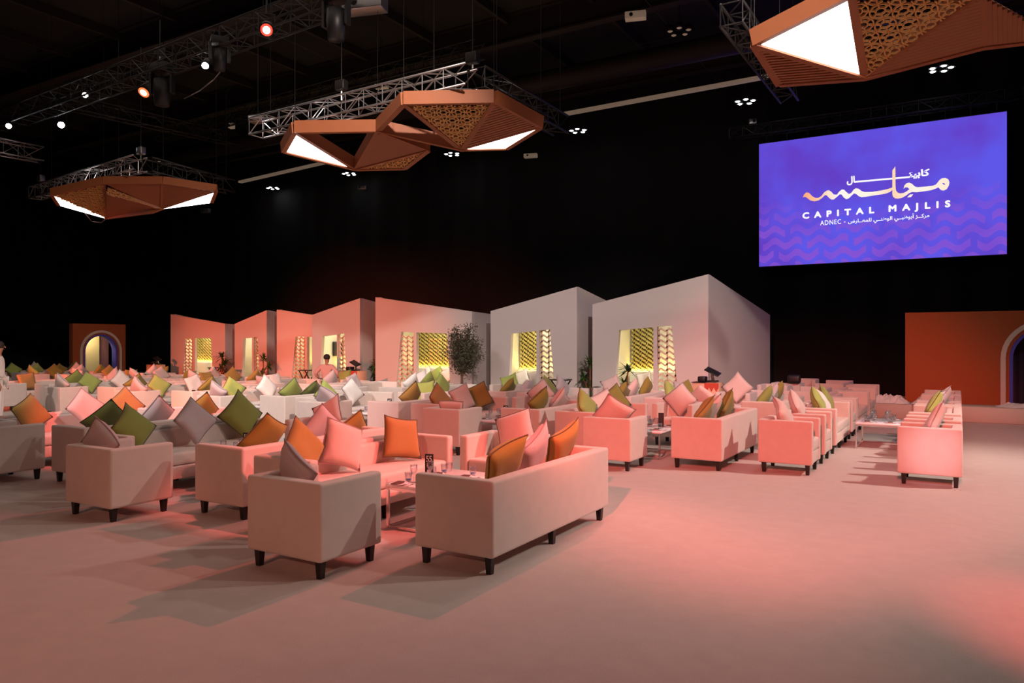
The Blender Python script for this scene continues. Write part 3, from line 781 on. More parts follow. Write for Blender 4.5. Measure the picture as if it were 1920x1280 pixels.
# tableware
def lay(r, k, x, y, zt, name, rich):
    spots = [(-0.16, -0.30, 0.2), (0.18, -0.28, 0.1), (-0.16, 0.28, -0.2), (0.18, 0.30, 0.15)]
    nm = ['near left', 'near right', 'far left', 'far right']
    for (dx, dy, rz), w in list(zip(spots, nm))[:4 if rich else 2]:
        place_setting(x + dx, y + dy, zt, rz, f', {w}, {name}', name)
        tumbler(x + dx + 0.0, y + dy + 0.16, zt, f'clear tumbler, {w}, {name}', 'tumblers on ' + name, blue=(r == 1))
        if rich: wineglass(x + dx - 0.06 * (1 if dx > 0 else -1), y + dy * 0.45, zt, f'clear stem glass, {w}, {name}', 'stem glasses on ' + name)
for r, k, nm, rich in ((1, 0, 'front table numbered 55', True), (1, 1, 'second table from right, front row', True), (2, 0, 'rightmost second-row table', True), (2, 1, 'second table from right, second row', True), (2, 2, 'third table from right, second row', False), (2, 3, 'fourth table from right, second row', False), (2, 4, 'fifth table from right, second row', False)):
    x, y = GS[r, k]['T']
    lay(r, k, x, y, 0.42, nm, rich)
for r, k, num, dx, dy, lb in ((1, 0, '55', -0.14, 0.16, 'black number stand reading 55 on the front table'), (1, 1, '52', -0.1, 0.2, 'black number stand reading 52 among green cushions, front row'),
                              (2, 0, None, 0.12, 0.1, 'plain black number stand on the rightmost second-row table'), (2, 1, '43', 0.1, 0.05, 'black number stand reading 43 in the second row'),
                              (2, 2, '45', 0.1, 0.25, 'black number stand reading 45 beside a green cushion'), (2, 4, None, 0.0, 0.0, 'plain black number stand, fifth table from right, second row')):
    x, y = GS[r, k]['T']
    number_sign(x + dx, y + dy, 0.42, 0.35, num, lb)

# ---- seats along the right aisle: left column faces +x, right column faces -x
def column(x, face, items, side):
    out = []
    for i, (y0, w) in enumerate(items):
        nm = 'armchair' if w < 1.0 else 'sofa'
        t = seat(nm, w, 0.70, x, y0 + w / 2, face, f'cream {nm}, {ORD[i]} seat from the front in the {side} column of the aisle', nm, 'seats of the right-hand aisle columns')
        out.append((x, y0 + w / 2, face, w, 0.70))
    return out
CL = column(-2.00, '+x', [(10.43, 0.70), (11.55, 0.70), (12.68, 1.72), (14.75, 0.70), (15.58, 1.95), (17.75, 1.45)], 'left')
CR = column(-0.31, '-x', [(10.43, 0.70), (11.55, 0.70), (12.68, 1.65), (14.60, 0.70), (15.50, 1.70), (17.50, 1.50)], 'right')
def ccush(S, color, along, lab, **kw):
    x, y, f, w, d = S
    return on_seat(color, x, y, f, w, d, along if f == '-x' else -along, lab, 'cushions of the aisle seats', **kw)
ccush(CL[0], 'pale pink', 0.0, 'pale pink cushion on the foremost armchair of the left aisle column', roll=0.6, lean=0.4)
ccush(CL[1], 'pale pink', -0.05, 'pale pink cushion on the second armchair of the left aisle column', roll=0.7, lean=0.3)
ccush(CL[2], 'lime green', -0.5, 'lime green cushion at the near end of the aisle sofa', roll=0.6, lean=0.35)
ccush(CL[2], 'white', -0.1, 'white cushion between two green ones on the aisle sofa', roll=0.6, lean=0.45)
ccush(CL[2], 'green', 0.35, 'green cushion at the far end of the aisle sofa', roll=0.6, lean=0.4)
ccush(CR[0], 'pale pink', 0.0, 'pale pink cushion on the foremost armchair of the right aisle column', roll=0.7, lean=0.5)
ccush(CR[2], 'lilac', 0.2, 'lilac cushion behind a green one in the right aisle column', roll=0.6, lean=0.45)
ccush(CR[2], 'lime green', -0.35, 'lime green cushion on the third seat of the right aisle column', roll=0.6, lean=0.4)
ccush(CR[3], 'lilac', 0.0, 'lilac cushion on the fourth seat of the right aisle column', roll=0.6, lean=0.45)
coffee_table(-1.15, 14.05, 'white glass-laden table with chrome frame standing in the right aisle', wx=0.66, wy=0.95, zt=0.43)
lay(2, 9, -1.15, 14.05, 0.43, 'aisle table', True)
for i in range(4):
    tumbler(-1.36 + 0.14 * i, 14.05, 0.43, f'{ORD[i]} clear tumbler from left along the middle of the aisle table', 'tumblers on aisle table')
# ---- seats beside the tall booth, behind the counter
for i, (w, x, y, f, lb) in enumerate((
    (2.1, -2.92, 17.95, '-x', 'cream sofa beside the tall booth facing left, nearer of two'),
    (0.72, -3.95, 17.2, '+y', 'cream armchair beside the tall booth, behind the pink diamond cushion'),
    (0.72, -3.95, 19.4, '-y', 'cream armchair at the far end beside the tall booth'),
    (2.1, -2.85, 21.5, '-x', 'cream sofa at the very back right of the tall booth facing left'),
    (0.72, -3.85, 20.5, '+y', 'cream armchair in the rear group right of the tall booth'),
    (0.72, -2.05, 20.4, '+x', 'cream armchair at the back against the black curtain'),
    (0.72, -3.85, 22.9, '-y', 'last cream armchair near the back curtain'))):
    seat('sofa' if w > 1 else 'armchair', w, 0.70, x, y, f, lb, 'sofa' if w > 1 else 'armchair', 'seats beside the tall booth')

# bench cushions inside booths
for x, y, c, roll, lb in ((-7.72, 20.28, 'white', 0.3, 'beige cushion on the bench in the tallest booth'),
                    (-11.2, 19.33, 'white', 0.5, 'left beige cushion on the bench in the second booth from right'), (-10.75, 19.33, 'lilac', 0.4, 'right cushion on the bench in the second booth from right'),
                    (-15.15, 19.78, 'white', 0.6, 'beige cushion left of the green one on the bench behind the tree'), (-14.7, 19.78, 'lime green', 0.7, 'green cushion on the bench behind the tree'), (-14.25, 19.78, 'white', 0.6, 'beige cushion right of the green one on the bench behind the tree')):
    pillow(c, x, y, 0.45, PI, roll, 0.25, lb, 'cushions on the booth benches', 0.95)

# ------------------------------------------------------------------ chandeliers
def tri_clip_in(p, tri, margin):
    a, b, c = tri
    for u, v in ((a, b), (b, c), (c, a)):
        d = v - u; n = Vector((-d.y, d.x)).normalized()
        if (p - u).dot(n) < margin: return False
    return True
def frame3(A, B, C):
    """local 2D frame of a 3D triangle; returns origin, ex, ey, n, tri2d (ccw)"""
    A, B, C = map(Vector, (A, B, C))
    ex = (B - A).normalized(); n = (B - A).cross(C - A).normalized(); ey = n.cross(ex)
    f = lambda P: Vector(((P - A).dot(ex), (P - A).dot(ey)))
    return A, ex, ey, n, [f(A), f(B), f(C)]
def perforated(parent, A, B, C, cell=0.30, m=None):
    O, ex, ey, n, t2 = frame3(A, B, C)
    mb = MB()
    def P(p, h=0.0): return O + ex * p.x + ey * p.y + n * h
    def bar(p, q, w=0.022):
        d = (q - p)
        if d.length < 1e-4: return
        s = Vector((-d.y, d.x)).normalized() * w / 2
        k = len(mb.v)
        for h in (0.0, 0.03):
            mb.v += [tuple(P(p - s, h)), tuple(P(q - s, h)), tuple(P(q + s, h)), tuple(P(p + s, h))]
        for f in ((0, 1, 2, 3), (7, 6, 5, 4), (0, 4, 5, 1), (2, 6, 7, 3)):
            mb.f.append(tuple(k + i for i in f))
    xs = [p.x for p in t2]; ys = [p.y for p in t2]
    j = 0; yv = min(ys)
    while yv < max(ys) + cell:
        xv = min(xs) + (cell / 2 if j % 2 else 0)
        while xv < max(xs) + cell:
            c = Vector((xv, yv))
            def lp(r, nseg, off=0.0, w=0.02):
                pts = [c + Vector((r * math.cos(off + 2 * PI * i / nseg), r * math.sin(off + 2 * PI * i / nseg))) for i in range(nseg)]
                for i in range(nseg):
                    p, q = pts[i], pts[(i + 1) % nseg]
                    if tri_clip_in(p, t2, 0.0) and tri_clip_in(q, t2, 0.0): bar(p, q, w)
                return pts
            inner = lp(cell * 0.22, 8, PI / 8)
            outer = lp(cell * 0.46, 12, 0)
            for i in range(6):
                a = 2 * PI * i / 6
                p = c + Vector((math.cos(a), math.sin(a))) * cell * 0.22
                q = c + Vector((math.cos(a), math.sin(a))) * cell * 0.5
                if tri_clip_in(p, t2, 0.0) and tri_clip_in(q, t2, 0.0): bar(p, q, 0.02)
            xv += cell
        yv += cell * 0.866; j += 1
    return link('perforated_panel', mb.mesh('perforated_panel'), m or M['goldperf'], parent)
def slatted(parent, A, B, C, n=16, along=0):
    """slats running from edge AB towards C, parallel to AC"""
    A, B, C = map(Vector, (A, B, C)); nrm = (B - A).cross(C - A).normalized()
    if nrm.z < 0: nrm = -nrm
    back = MB(); h = nrm * 0.035
    back.v = [tuple(A + h), tuple(B + h), tuple(C + h), tuple(A + h * 1.4), tuple(B + h * 1.4), tuple(C + h * 1.4)]
    back.f = [(0, 1, 2), (5, 4, 3), (0, 3, 4, 1), (1, 4, 5, 2), (2, 5, 3, 0)]
    link('panel_backing', back.mesh('panel_backing'), M['orange_slat'], parent)
    for i in range(n):
        t = (i + 0.5) / n
        p = A.lerp(B, t); q = C.lerp(B, t)
        if (q - p).length < 0.08: continue
        link('slat', MB().beam(p, q, (B - A).length / n * 0.55, 0.034, nrm).mesh('slat'), M['orange_slat'], parent)
def solid_tri(parent, name, A, B, C, m, thick=0.04, inset=0.0, lift=0.0):
    A, B, C = map(Vector, (A, B, C)); g = (A + B + C) / 3
    n = (B - A).cross(C - A).normalized()
    if n.z < 0: n = -n
    P = [p.lerp(g, inset) + n * lift for p in (A, B, C)]
    mb = MB(); mb.v = [tuple(p) for p in P] + [tuple(p + n * thick) for p in P]
    mb.f = [(0, 1, 2), (5, 4, 3), (0, 3, 4, 1), (1, 4, 5, 2), (2, 5, 3, 0)]
    return link(name, mb.mesh(name), m, parent)
def chandelier(label, V, beams, tris, bw=0.12, bh=0.26, wires='ABCDE'):
    c = Vector((0, 0, 0))
    for p in V.values(): c += Vector(p)
    c /= len(V)
    root = thing('chandelier', label, 'chandelier', tuple(c), 0, 'folded orange triangle chandeliers')
    L = {k: tuple(Vector(p) - c) for k, p in V.items()}
    for wk in wires:
        a = Vector(L[wk]); link('suspension_wire', MB().tube(a + Vector((0, 0, 0.1)), Vector((a.x, a.y, 12.0 - c.z)), 0.005, 5).mesh('suspension_wire'), M['truss_dark'], root)
    for a, b in beams:
        link('frame_bar', MB().beam(L[a], L[b], bw, bh).mesh('frame_bar'), M['orange_frame'], root)
    for kind, a, b, d in tris:
        if kind == 'light': solid_tri(root, 'light_panel', L[a], L[b], L[d], M['panel_light'], 0.03, 0.05, 0.01)
        elif kind == 'perf': perforated(root, L[a], L[b], L[d])
        elif kind == 'slat': slatted(root, L[a], L[b], L[d])
        elif kind == 'solid': solid_tri(root, 'solid_panel', L[a], L[b], L[d], M['orange_slat'], 0.04, 0.0, 0.02)
    return root
V1 = dict(A=(-12.23, 11.36, 6.25), B=(-10.65, 12.21, 6.25), C=(-9.41, 11.56, 6.45), D=(-7.83, 12.39, 6.45), E=(-7.53, 13.76, 6.25), F=(-12.97, 11.72, 6.0), G=(-12.02, 13.01, 5.75), H=(-10.98, 13.51, 5.75), I=(-9.99, 13.11, 5.95), J=(-9.22, 13.29, 5.9), K=(-8.55, 14.04, 6.0))
chandelier('large orange folded chandelier hanging in the middle of the hall', V1,
    ['AB', 'BC', 'CD', 'DE', 'AF', 'FG', 'AG', 'BG', 'BJ', 'CJ', 'DJ', 'BI', 'GH', 'HI', 'EK', 'KJ', 'GI'],
    [('light', 'A', 'F', 'G'), ('slat', 'G', 'B', 'I'), ('perf', 'G', 'I', 'H'), ('perf', 'C', 'D', 'J'), ('slat', 'J', 'D', 'E'), ('light', 'J', 'E', 'K')])
V2 = dict(A=(-23.0, 11.95, 6.1), B=(-21.48, 12.61, 6.4), C=(-19.98, 13.5, 6.4), D=(-18.79, 14.41, 6.2), A2=(-23.67, 12.5, 5.95), G=(-23.64, 13.98, 5.75), H=(-21.02, 14.17, 5.85), N=(-21.64, 12.78, 6.15), D2=(-19.27, 14.62, 5.95), K=(-21.37, 14.07, 5.75))
ch2 = chandelier('smaller orange folded chandelier hanging far left', V2,
    ['AB', 'BC', 'CD', 'AG', 'BG', 'CH', 'BH', 'NH', 'GK', 'KH', 'DH', 'HX', 'DX', 'AY', 'YG'] and [('A', 'B'), ('B', 'C'), ('C', 'D'), ('B', 'G'), ('C', 'H'), ('N', 'H'), ('G', 'K'), ('K', 'H'), ('D', 'D2'), ('A', 'A2')],
    [('light', 'A', 'A2', 'G'), ('perf', 'A', 'B', 'G'), ('perf', 'B', 'N', 'H'), ('solid', 'B', 'C', 'H'), ('solid', 'N', 'H', 'G'), ('solid', 'G', 'K', 'H'), ('slat', 'H', 'C', 'D'), ('light', 'H', 'D', 'D2')], 0.10, 0.22, 'ABCD')
lp = [Vector(p) - ch2.location for p in ((-23.84, 13.37, 5.9), (-24.17, 13.8, 5.7), (-24.11, 14.08, 5.7), (-23.75, 14.01, 5.78))]
mb = MB()
for a, b in zip(lp[:-1], lp[1:]): mb.tube(a, b, 0.014, 5)
link('cable', mb.mesh('cable', True), M['truss'], ch2)
V3 = dict(A=(-2.61, 11.37, 6.15), B=(-1.25, 11.1, 6.45), C=(-1.26, 12.82, 5.85), D=(-2.52, 12.74, 5.95), E=(0.26, 11.72, 6.35), F=(0.31, 12.77, 6.0), G=(1.23, 12.95, 6.0), H=(1.26, 12.03, 6.4))
chandelier('orange folded chandelier cut by the upper right edge', V3,
    [('A', 'B'), ('B', 'C'), ('A', 'C'), ('A', 'D'), ('D', 'C'), ('C', 'E'), ('B', 'E'), ('E', 'F'), ('F', 'C'), ('F', 'G'), ('E', 'H'), ('H', 'G')],
    [('light', 'A', 'B', 'C'), ('slat', 'D', 'A', 'C'), ('perf', 'B', 'E', 'C'), ('slat', 'C', 'E', 'F'), ('slat', 'E', 'G', 'F')])

# ------------------------------------------------------------------ trusses
def truss(label, p, q, s=0.4, m='truss', group='lighting trusses under the roof', nb=None):
    p = Vector(p); q = Vector(q); d = (q - p); L = d.length; d.normalize()
    side = d.cross(Vector((0, 0, 1))).normalized(); up = side.cross(d)
    root = thing('lighting_truss', label, 'truss', tuple(p), 0, group)
    cs = [side * a + up * b for a, b in ((-s / 2, -s / 2), (s / 2, -s / 2), (s / 2, s / 2), (-s / 2, s / 2))]
    for c in cs: link('chord', MB().tube(c, c + d * L, 0.025, 8).mesh('chord', True), M[m], root)
    for t in (0.12, 0.88):
        w = cs[2] + d * L * t; link('suspension_wire', MB().tube(w, Vector((w.x, w.y, 12.0 - p.z)), 0.006, 5).mesh('suspension_wire'), M['truss_dark'], root)
    n = nb or max(3, int(L / (s * 1.25))); mb = MB()
    for i in range(n):
        a, b = d * (L * i / n), d * (L * (i + 1) / n)
        for k in range(4):
            c0, c1 = cs[k], cs[(k + 1) % 4]
            if i % 2: c0, c1 = c1, c0
            mb.tube(a + c0, b + c1, 0.012, 5)
        for k in range(4):
            mb.tube(a + cs[k], a + cs[(k + 1) % 4], 0.012, 5)
    o = link('bracing', mb.mesh('bracing'), M[m], root); o['kind'] = 'stuff'
    return root
def hang(p, ztop=12.0, label='', r=0.012):
    pass
truss('long bright truss above the middle chandelier', (-14.59, 12.32, 6.95), (-8.16, 12.09, 6.95))
truss("short dark truss running back from the middle chandelier corner", (-8.14, 12.23, 6.95), (-8.18, 15.95, 6.95), 0.4, 'truss_dark')
truss('reddish truss above the far left chandelier', (-27.24, 13.6, 6.9), (-20.13, 12.89, 6.9))
truss("dark truss behind the far left chandelier", (-20.14, 13.11, 6.9), (-20.6, 16.35, 6.9), 0.4, 'truss_dark')
truss('bright short truss at the left edge of the picture', (-26.28, 11.46, 8.0), (-26.15, 13.24, 8.0), 0.45)
truss('long dark lamp truss crossing the upper left, nearer of the pair', (-29.56, 12.56, 9.0), (-11.12, 11.6, 9.0), 0.5, 'truss_dark')
truss('dark truss crossing behind the lamp truss at upper left', (-24.31, 13.0, 9.4), (-23.4, 18.76, 9.4), 0.4, 'truss_dark')
truss('dark truss high in the middle distance', (-27.99, 18.78, 10.2), (-11.82, 17.95, 10.2), 0.45, 'truss_dark')
truss('dark truss end beside the right chandelier', (-3.11, 12.0, 7.0), (-3.06, 16.47, 7.0), 0.35, 'truss_dark')
truss('dark truss carrying the video screen', (-7.0, 26.9, 9.2), (3.0, 26.9, 9.2), 0.35, 'truss_dark')

# chain hoists and rods holding trusses
def hoist(x, y, z, label):
    t = thing('chain_hoist', label, 'hoist', (x, y, z), 0, 'chain hoists holding the trusses')
    link('motor', bevel_mesh(MB().box(-0.13, 0.13, -0.09, 0.09, 0.22, 0.44), 'motor', 0.03), M['truss' if 'pale' in label or 'above the left' in label else 'truss_dark'], t)
    link('hook', MB().tube((0, 0, 0), (0, 0, 0.22), 0.02).mesh('hook'), M['steel'], t)
    link('chain', MB().tube((0, 0, 0.44), (0, 0, 12 - z), 0.010).mesh('chain'), M['truss_dark'], t)
for (p, lb) in (((-8.4, 12.49, 7.15), 'chain hoist above the corner of the middle chandelier trusses'), ((-20.77, 13.32, 7.1), 'chain hoist above the left chandelier'), ((-27.16, 13.74, 7.1), 'pale chain hoist at the left end of the reddish truss'),
                ((-11.79, 12.31, 7.15), 'chain hoist halfway along the bright truss'), ((-18.56, 12.45, 9.3), 'chain hoist on the lamp truss')):
    hoist(*p, lb)

# stage lamps
def stage_lamp(p, aim, kind, label, r=0.15, L=0.35):
    root = thing('stage_lamp', label, 'lamp', p, 0, 'stage lamps on the trusses')
    d = (Vector(aim) - Vector(p)).normalized()
    link('housing', MB().tube(-d * L, d * 0.0, r * 0.8, 14, r).mesh('housing', True), M['black'], root)
    link('lens', MB().tube(d * 0.001, d * 0.02, r * 0.8, 14).mesh('lens', True), M[kind], root)
    if kind != 'lamp_white': link('lamp_core', MB().tube(d * 0.021, d * 0.026, r * 0.52, 12).mesh('lamp_core', True), M['lamp_core'], root)
    side = d.cross(Vector((0, 0, 1))).normalized()
    mid = -d * L * 0.5; top = mid + Vector((0, 0, r + 0.16))
    for s in (-1, 1): link('yoke_arm', MB().tube(mid + side * s * (r + 0.01), top + side * s * (r + 0.01), 0.014, 6).mesh('yoke_arm'), M['black'], root)
    link('yoke_bar', MB().tube(top - side * (r + 0.02), top + side * (r + 0.02), 0.014, 6).mesh('yoke_bar'), M['black'], root)
    link('clamp', MB().tube(top, top + Vector((0, 0, 0.30)), 0.02, 6).mesh('clamp'), M['black'], root)
CAMP = (0, 0, 1.75)
stage_lamp((-13.0, 11.26, 8.6), (-3, 2, 0), 'lamp_red', 'glowing red lamp under the truss at upper left', 0.16)
stage_lamp((-19.11, 12.34, 8.6), (-17, 5.0, 0), 'lamp_orange', 'orange glowing lamp on the side of the black lamp housing', 0.18)
stage_lamp((-15.97, 11.93, 8.6), (-9, 4, 0), 'lamp_white', 'bright white lamp right of the orange one on the truss', 0.10)
stage_lamp((-24.19, 12.85, 8.6), (-14, 4, 0), 'lamp_white', 'bright white lamp at the left end of the truss', 0.12)
stage_lamp((-21.61, 12.15, 8.9), (-14, 4, 0), 'lamp_white', 'small white lamp above the left truss junction', 0.09)
stage_lamp((-25.73, 12.06, 8.6), (-14, 4, 0), 'lamp_white', 'small white lamp at the far left edge', 0.10)
# big black moving head fixtures
def moving_head(p, rz, label, s=1.0):
    t = thing('moving_head', label, 'lamp', p, rz, 'black moving head fixtures')
    link('base', bevel_mesh(MB().box(-0.2 * s, 0.2 * s, -0.17 * s, 0.17 * s, 0.32 * s, 0.46 * s), 'base', 0.02), M['black'], t)
    for sx in (-1, 1): link('yoke_arm', MB().box(sx * 0.21 * s - 0.03, sx * 0.21 * s + 0.03, -0.06 * s, 0.06 * s, -0.08 * s, 0.33 * s).mesh('yoke_arm'), M['black'], t)
    link('head', MB().lathe([(0, -0.3 * s), (0.13 * s, -0.3 * s), (0.16 * s, 0.0), (0.15 * s, 0.18 * s), (0.0, 0.22 * s)]).mesh('head', True), M['black'], t)
    link('clamp', MB().tube((0, 0, 0.46 * s), (0, 0, 0.62 * s), 0.025).mesh('clamp'), M['black'], t)
moving_head((-17.95, 12.1, 8.4), 0.4, 'large black moving head beside the orange lamp', 1.4)
moving_head((-15.0, 11.6, 8.5), 1.0, 'black moving head beside the bright white lamp', 1.0)
moving_head((-11.05, 11.38, 8.4), 0.2, 'black moving head near the top middle of the picture', 1.3)
# loudspeaker / projector boxes
def ceiling_box(p, size, label, cat, m='truss', rod=True, name='projector'):
    t = thing(name, label, cat, p, 0.3)
    a, b, c = size
    link('casing', bevel_mesh(MB().box(-a, a, -b, b, -c, c), 'casing', 0.02), M[m], t)
    link('lens', MB().tube((-a * 0.4, -b - 0.03, 0), (-a * 0.4, -b + 0.01, 0), c * 0.5, 12).mesh('lens', True), M['black'], t)
    if rod: link('rod', MB().tube((0, 0, c), (0, 0, 12 - p[2]), 0.012).mesh('rod'), M['truss_dark'], t)
    return t
ceiling_box((-16.82, 14.27, 8.0), (0.22, 0.16, 0.09), 'pale projector hanging from a rod left of the middle chandelier', 'projector')
ceiling_box((-10.91, 12.1, 9.0), (0.45, 0.2, 0.16), 'grey fixture cut by the top edge of the picture', 'fixture', 'truss', True, 'fixture')
ceiling_box((-7.51, 19.06, 10.6), (0.28, 0.12, 0.1), 'beige camera hanging near the top of the picture', 'camera', 'batten', True, 'security_camera')
ceiling_box((-16.7, 19.35, 10.4), (0.22, 0.1, 0.08), 'small beige ceiling speaker above the long truss', 'speaker', 'batten', True, 'ceiling_speaker')
ceiling_box((-24.87, 19.79, 10.4), (0.1, 0.1, 0.1), 'small round beige ceiling fixture left of the hanging projector', 'fixture', 'batten', True, 'fixture')
ceiling_box((-15.41, 27.27, 9.6), (0.28, 0.12, 0.08), 'small beige speaker box right below the middle chandelier', 'speaker', 'batten', True, 'ceiling_speaker')
ceiling_box((-31.51, 23.57, 8.2), (0.2, 0.12, 0.1), 'grey projector below the left chandelier tip', 'projector', 'truss', True)
ceiling_box((-22.58, 24.89, 8.6), (0.2, 0.12, 0.08), 'grey projector below the middle chandelier', 'projector', 'truss', True)
ceiling_box((-14.04, 29.9, 10.2), (0.09, 0.09, 0.1), 'small white ceiling sensor right of the middle chandelier', 'sensor', 'truss', True, 'ceiling_sensor')
ceiling_box((-6.29, 27.88, 9.8), (0.3, 0.12, 0.1), 'small grey box above the left corner of the video screen', 'fixture', 'truss', True, 'fixture')

# high bay downlight clusters
def high_bay(p, label, on=True):
    t = thing('high_bay_light', label, 'ceiling light', p, 0, 'clustered ceiling lights')
    link('rod', MB().tube((0, 0, 0.1), (0, 0, 12 - p[2]), 0.014).mesh('rod'), M['truss_dark'], t)
    link('hub', MB().lathe([(0, 0.0), (0.1, 0.0), (0.08, 0.12), (0, 0.12)]).mesh('hub', True), M['black'], t)
    for i in range(5):
        a = 2 * PI * i / 5
        cx, cy = 0.26 * math.cos(a), 0.26 * math.sin(a)
        h = link('lamp_head', MB().lathe([(0.12, -0.05), (0.13, 0.0), (0.07, 0.1), (0, 0.1)], cx, cy, 12).mesh('lamp_head', True), M['truss_dark'], t)
        link('bulb', MB().lathe([(0, -0.07), (0.05, -0.068), (0.075, -0.05), (0, -0.045)], cx, cy, 12).mesh('bulb', True), M['lamp_white' if on else 'batten'], h)
for i, (p, on, lb) in enumerate((((-30.8, 27.11, 9.9), True, 'lit lamp cluster left of the middle chandelier tip'), ((-25.06, 26.69, 9.9), True, 'lit lamp cluster just below the middle chandelier'),
                    ((-18.66, 26.18, 9.9), True, 'lit lamp cluster under the right part of the middle chandelier'), ((-12.48, 25.77, 9.9), True, 'lit lamp cluster right of the middle chandelier'),
                    ((-6.16, 25.54, 9.9), True, 'brightest lit lamp cluster left above the video screen'), ((-0.46, 25.45, 9.9), True, 'lit lamp cluster below the right chandelier'),
                    ((-6.63, 20.08, 10.4), False, 'unlit lamp cluster near the top of the picture'), ((-30.69, 20.74, 9.9), False, 'unlit lamp cluster behind the left chandelier'))):
    high_bay(p, lb, on)
# long beige battens
for p, q, lb in (((-12.68, 25.08, 10.3), (-5.28, 24.91, 10.3), 'long beige batten under the roof right of the middle chandelier'), ((-32.96, 26.77, 10.3), (-25.31, 25.88, 10.3), 'long beige batten under the roof left of the middle chandelier')):
    tag(link('ceiling_batten', MB().beam(p, q, 0.22, 0.1).mesh('ceiling_batten'), M['batten']), lb, 'batten')
# thin cables
def cable(pts, label, r=0.012, m='truss_dark'):
    mb = MB()
    for a, b in zip(pts[:-1], pts[1:]): mb.tube(a, b, r, 5)
    tag(link('cable', mb.mesh('cable', True), M[m]), label, 'cable')
cable([(-15.94, 12.37, 8.6), (-16.18, 12.32, 8.4), (-16.91, 12.47, 8.3), (-18.1, 12.86, 8.4)], 'pale slack cable below the bright white lamp', 0.014, 'truss')
cable([(-13.23, 11.53, 8.7), (-14.38, 13.75, 9.3), (-15.48, 16.16, 9.9)], 'dark cable running from the red lamp', 0.01)
cable([(-10.11, 21.5, 10.8), (-5.62, 21.33, 10.8)], 'thin steel wire left of the right chandelier', 0.012)
cable([(-7.1, 18.71, 10.8), (-7.21, 31.01, 10.8)], 'thin steel wire crossing above the video screen', 0.012)

# ------------------------------------------------------------------ video screen
SX0, SX1, SZ0, SZ1, SY = -6.03, 1.24, 4.44, 8.74, 27.0
scr = thing('video_screen', 'huge purple video screen showing the majlis title on the back curtain', 'screen', ((SX0 + SX1) / 2, SY, (SZ0 + SZ1) / 2))
SW, SH = SX1 - SX0, SZ1 - SZ0
def screen_mat():
    m = bpy.data.materials.new('screen_image'); m.use_nodes = True; nt = m.node_tree
    for n in list(nt.nodes): nt.nodes.remove(n)
    N = nt.nodes.new; Lk = nt.links.new
    out = N('ShaderNodeOutputMaterial'); em = N('ShaderNodeEmission'); Lk(em.outputs[0], out.inputs[0])
    tc = N('ShaderNodeTexCoord'); sp = N('ShaderNodeSeparateXYZ'); Lk(tc.outputs['Object'], sp.inputs[0])
    def math_(op, a, b=None, c=None):
        n = N('ShaderNodeMath'); n.operation = op
        for i, v in enumerate((a, b, c)):
            if v is None: continue
            if isinstance(v, (int, float)): n.inputs[i].default_value = v
            else: Lk(v, n.inputs[i])
        return n.outputs[0]
    X, Z = sp.outputs['X'], sp.outputs['Z']
    no = N('ShaderNodeTexNoise'); no.inputs['Scale'].default_value = 0.45; no.inputs['Detail'].default_value = 3; Lk(tc.outputs['Object'], no.inputs['Vector'])
    no2 = N('ShaderNodeTexNoise'); no2.inputs['Scale'].default_value = 0.9; no2.inputs['Detail'].default_value = 4; Lk(tc.outputs['Object'], no2.inputs['Vector'])
    cr = N('ShaderNodeValToRGB'); Lk(no.outputs['Fac'], cr.inputs[0])
    e = cr.color_ramp.elements; e[0].position = 0.36; e[0].color = (0.125, 0.050, 0.56, 1); e[1].position = 0.62; e[1].color = (0.115, 0.095, 0.80, 1)
    # wavy bands towards the bottom
    ph = math_('MULTIPLY', X, 8.6)
    wv = math_('MULTIPLY', math_('SINE', ph), 0.10)
    zz = math_('ADD', Z, wv)
    fr = math_('FRACT', math_('MULTIPLY', zz, 2.35))
    band = math_('SMOOTH_MIN', math_('MULTIPLY', math_('GREATER_THAN', fr, 0.45), 1.0), 1.0, 0.1)
    gap = math_('GREATER_THAN', math_('FRACT', math_('ADD', math_('MULTIPLY', X, 0.684), math_('MULTIPLY', math_('FLOOR', math_('MULTIPLY', zz, 2.35)), 0.37))), 0.12)
    low = N('ShaderNodeMapRange'); low.inputs['From Min'].default_value = -0.35; low.inputs['From Max'].default_value = -1.5
    Lk(math_('ADD', Z, math_('MULTIPLY', math_('ABSOLUTE', X), -0.18)), low.inputs['Value'])
    fac = math_('MULTIPLY', math_('MULTIPLY', math_('MULTIPLY', band, gap), low.outputs[0]), math_('MULTIPLY', no2.outputs['Fac'], 1.3))
    mx = N('ShaderNodeMix'); mx.data_type = 'RGBA'; Lk(fac, mx.inputs['Factor']); Lk(cr.outputs[0], mx.inputs['A']); mx.inputs['B'].default_value = (0.26, 0.085, 0.62, 1)
    Lk(mx.outputs['Result'], em.inputs['Color']); em.inputs['Strength'].default_value = 1.0
    return m
def emit_mat(name, c, s=1.0):
    m = bpy.data.materials.new(name); m.use_nodes = True; nt = m.node_tree
    for n in list(nt.nodes): nt.nodes.remove(n)
    o = nt.nodes.new('ShaderNodeOutputMaterial'); e = nt.nodes.new('ShaderNodeEmission'); nt.links.new(e.outputs[0], o.inputs[0])
    e.inputs[0].default_value = (*c, 1); e.inputs[1].default_value = s
    return m
M['scr'] = screen_mat()
M['scr_white'] = emit_mat('screen_white', (1.0, 0.97, 1.0))
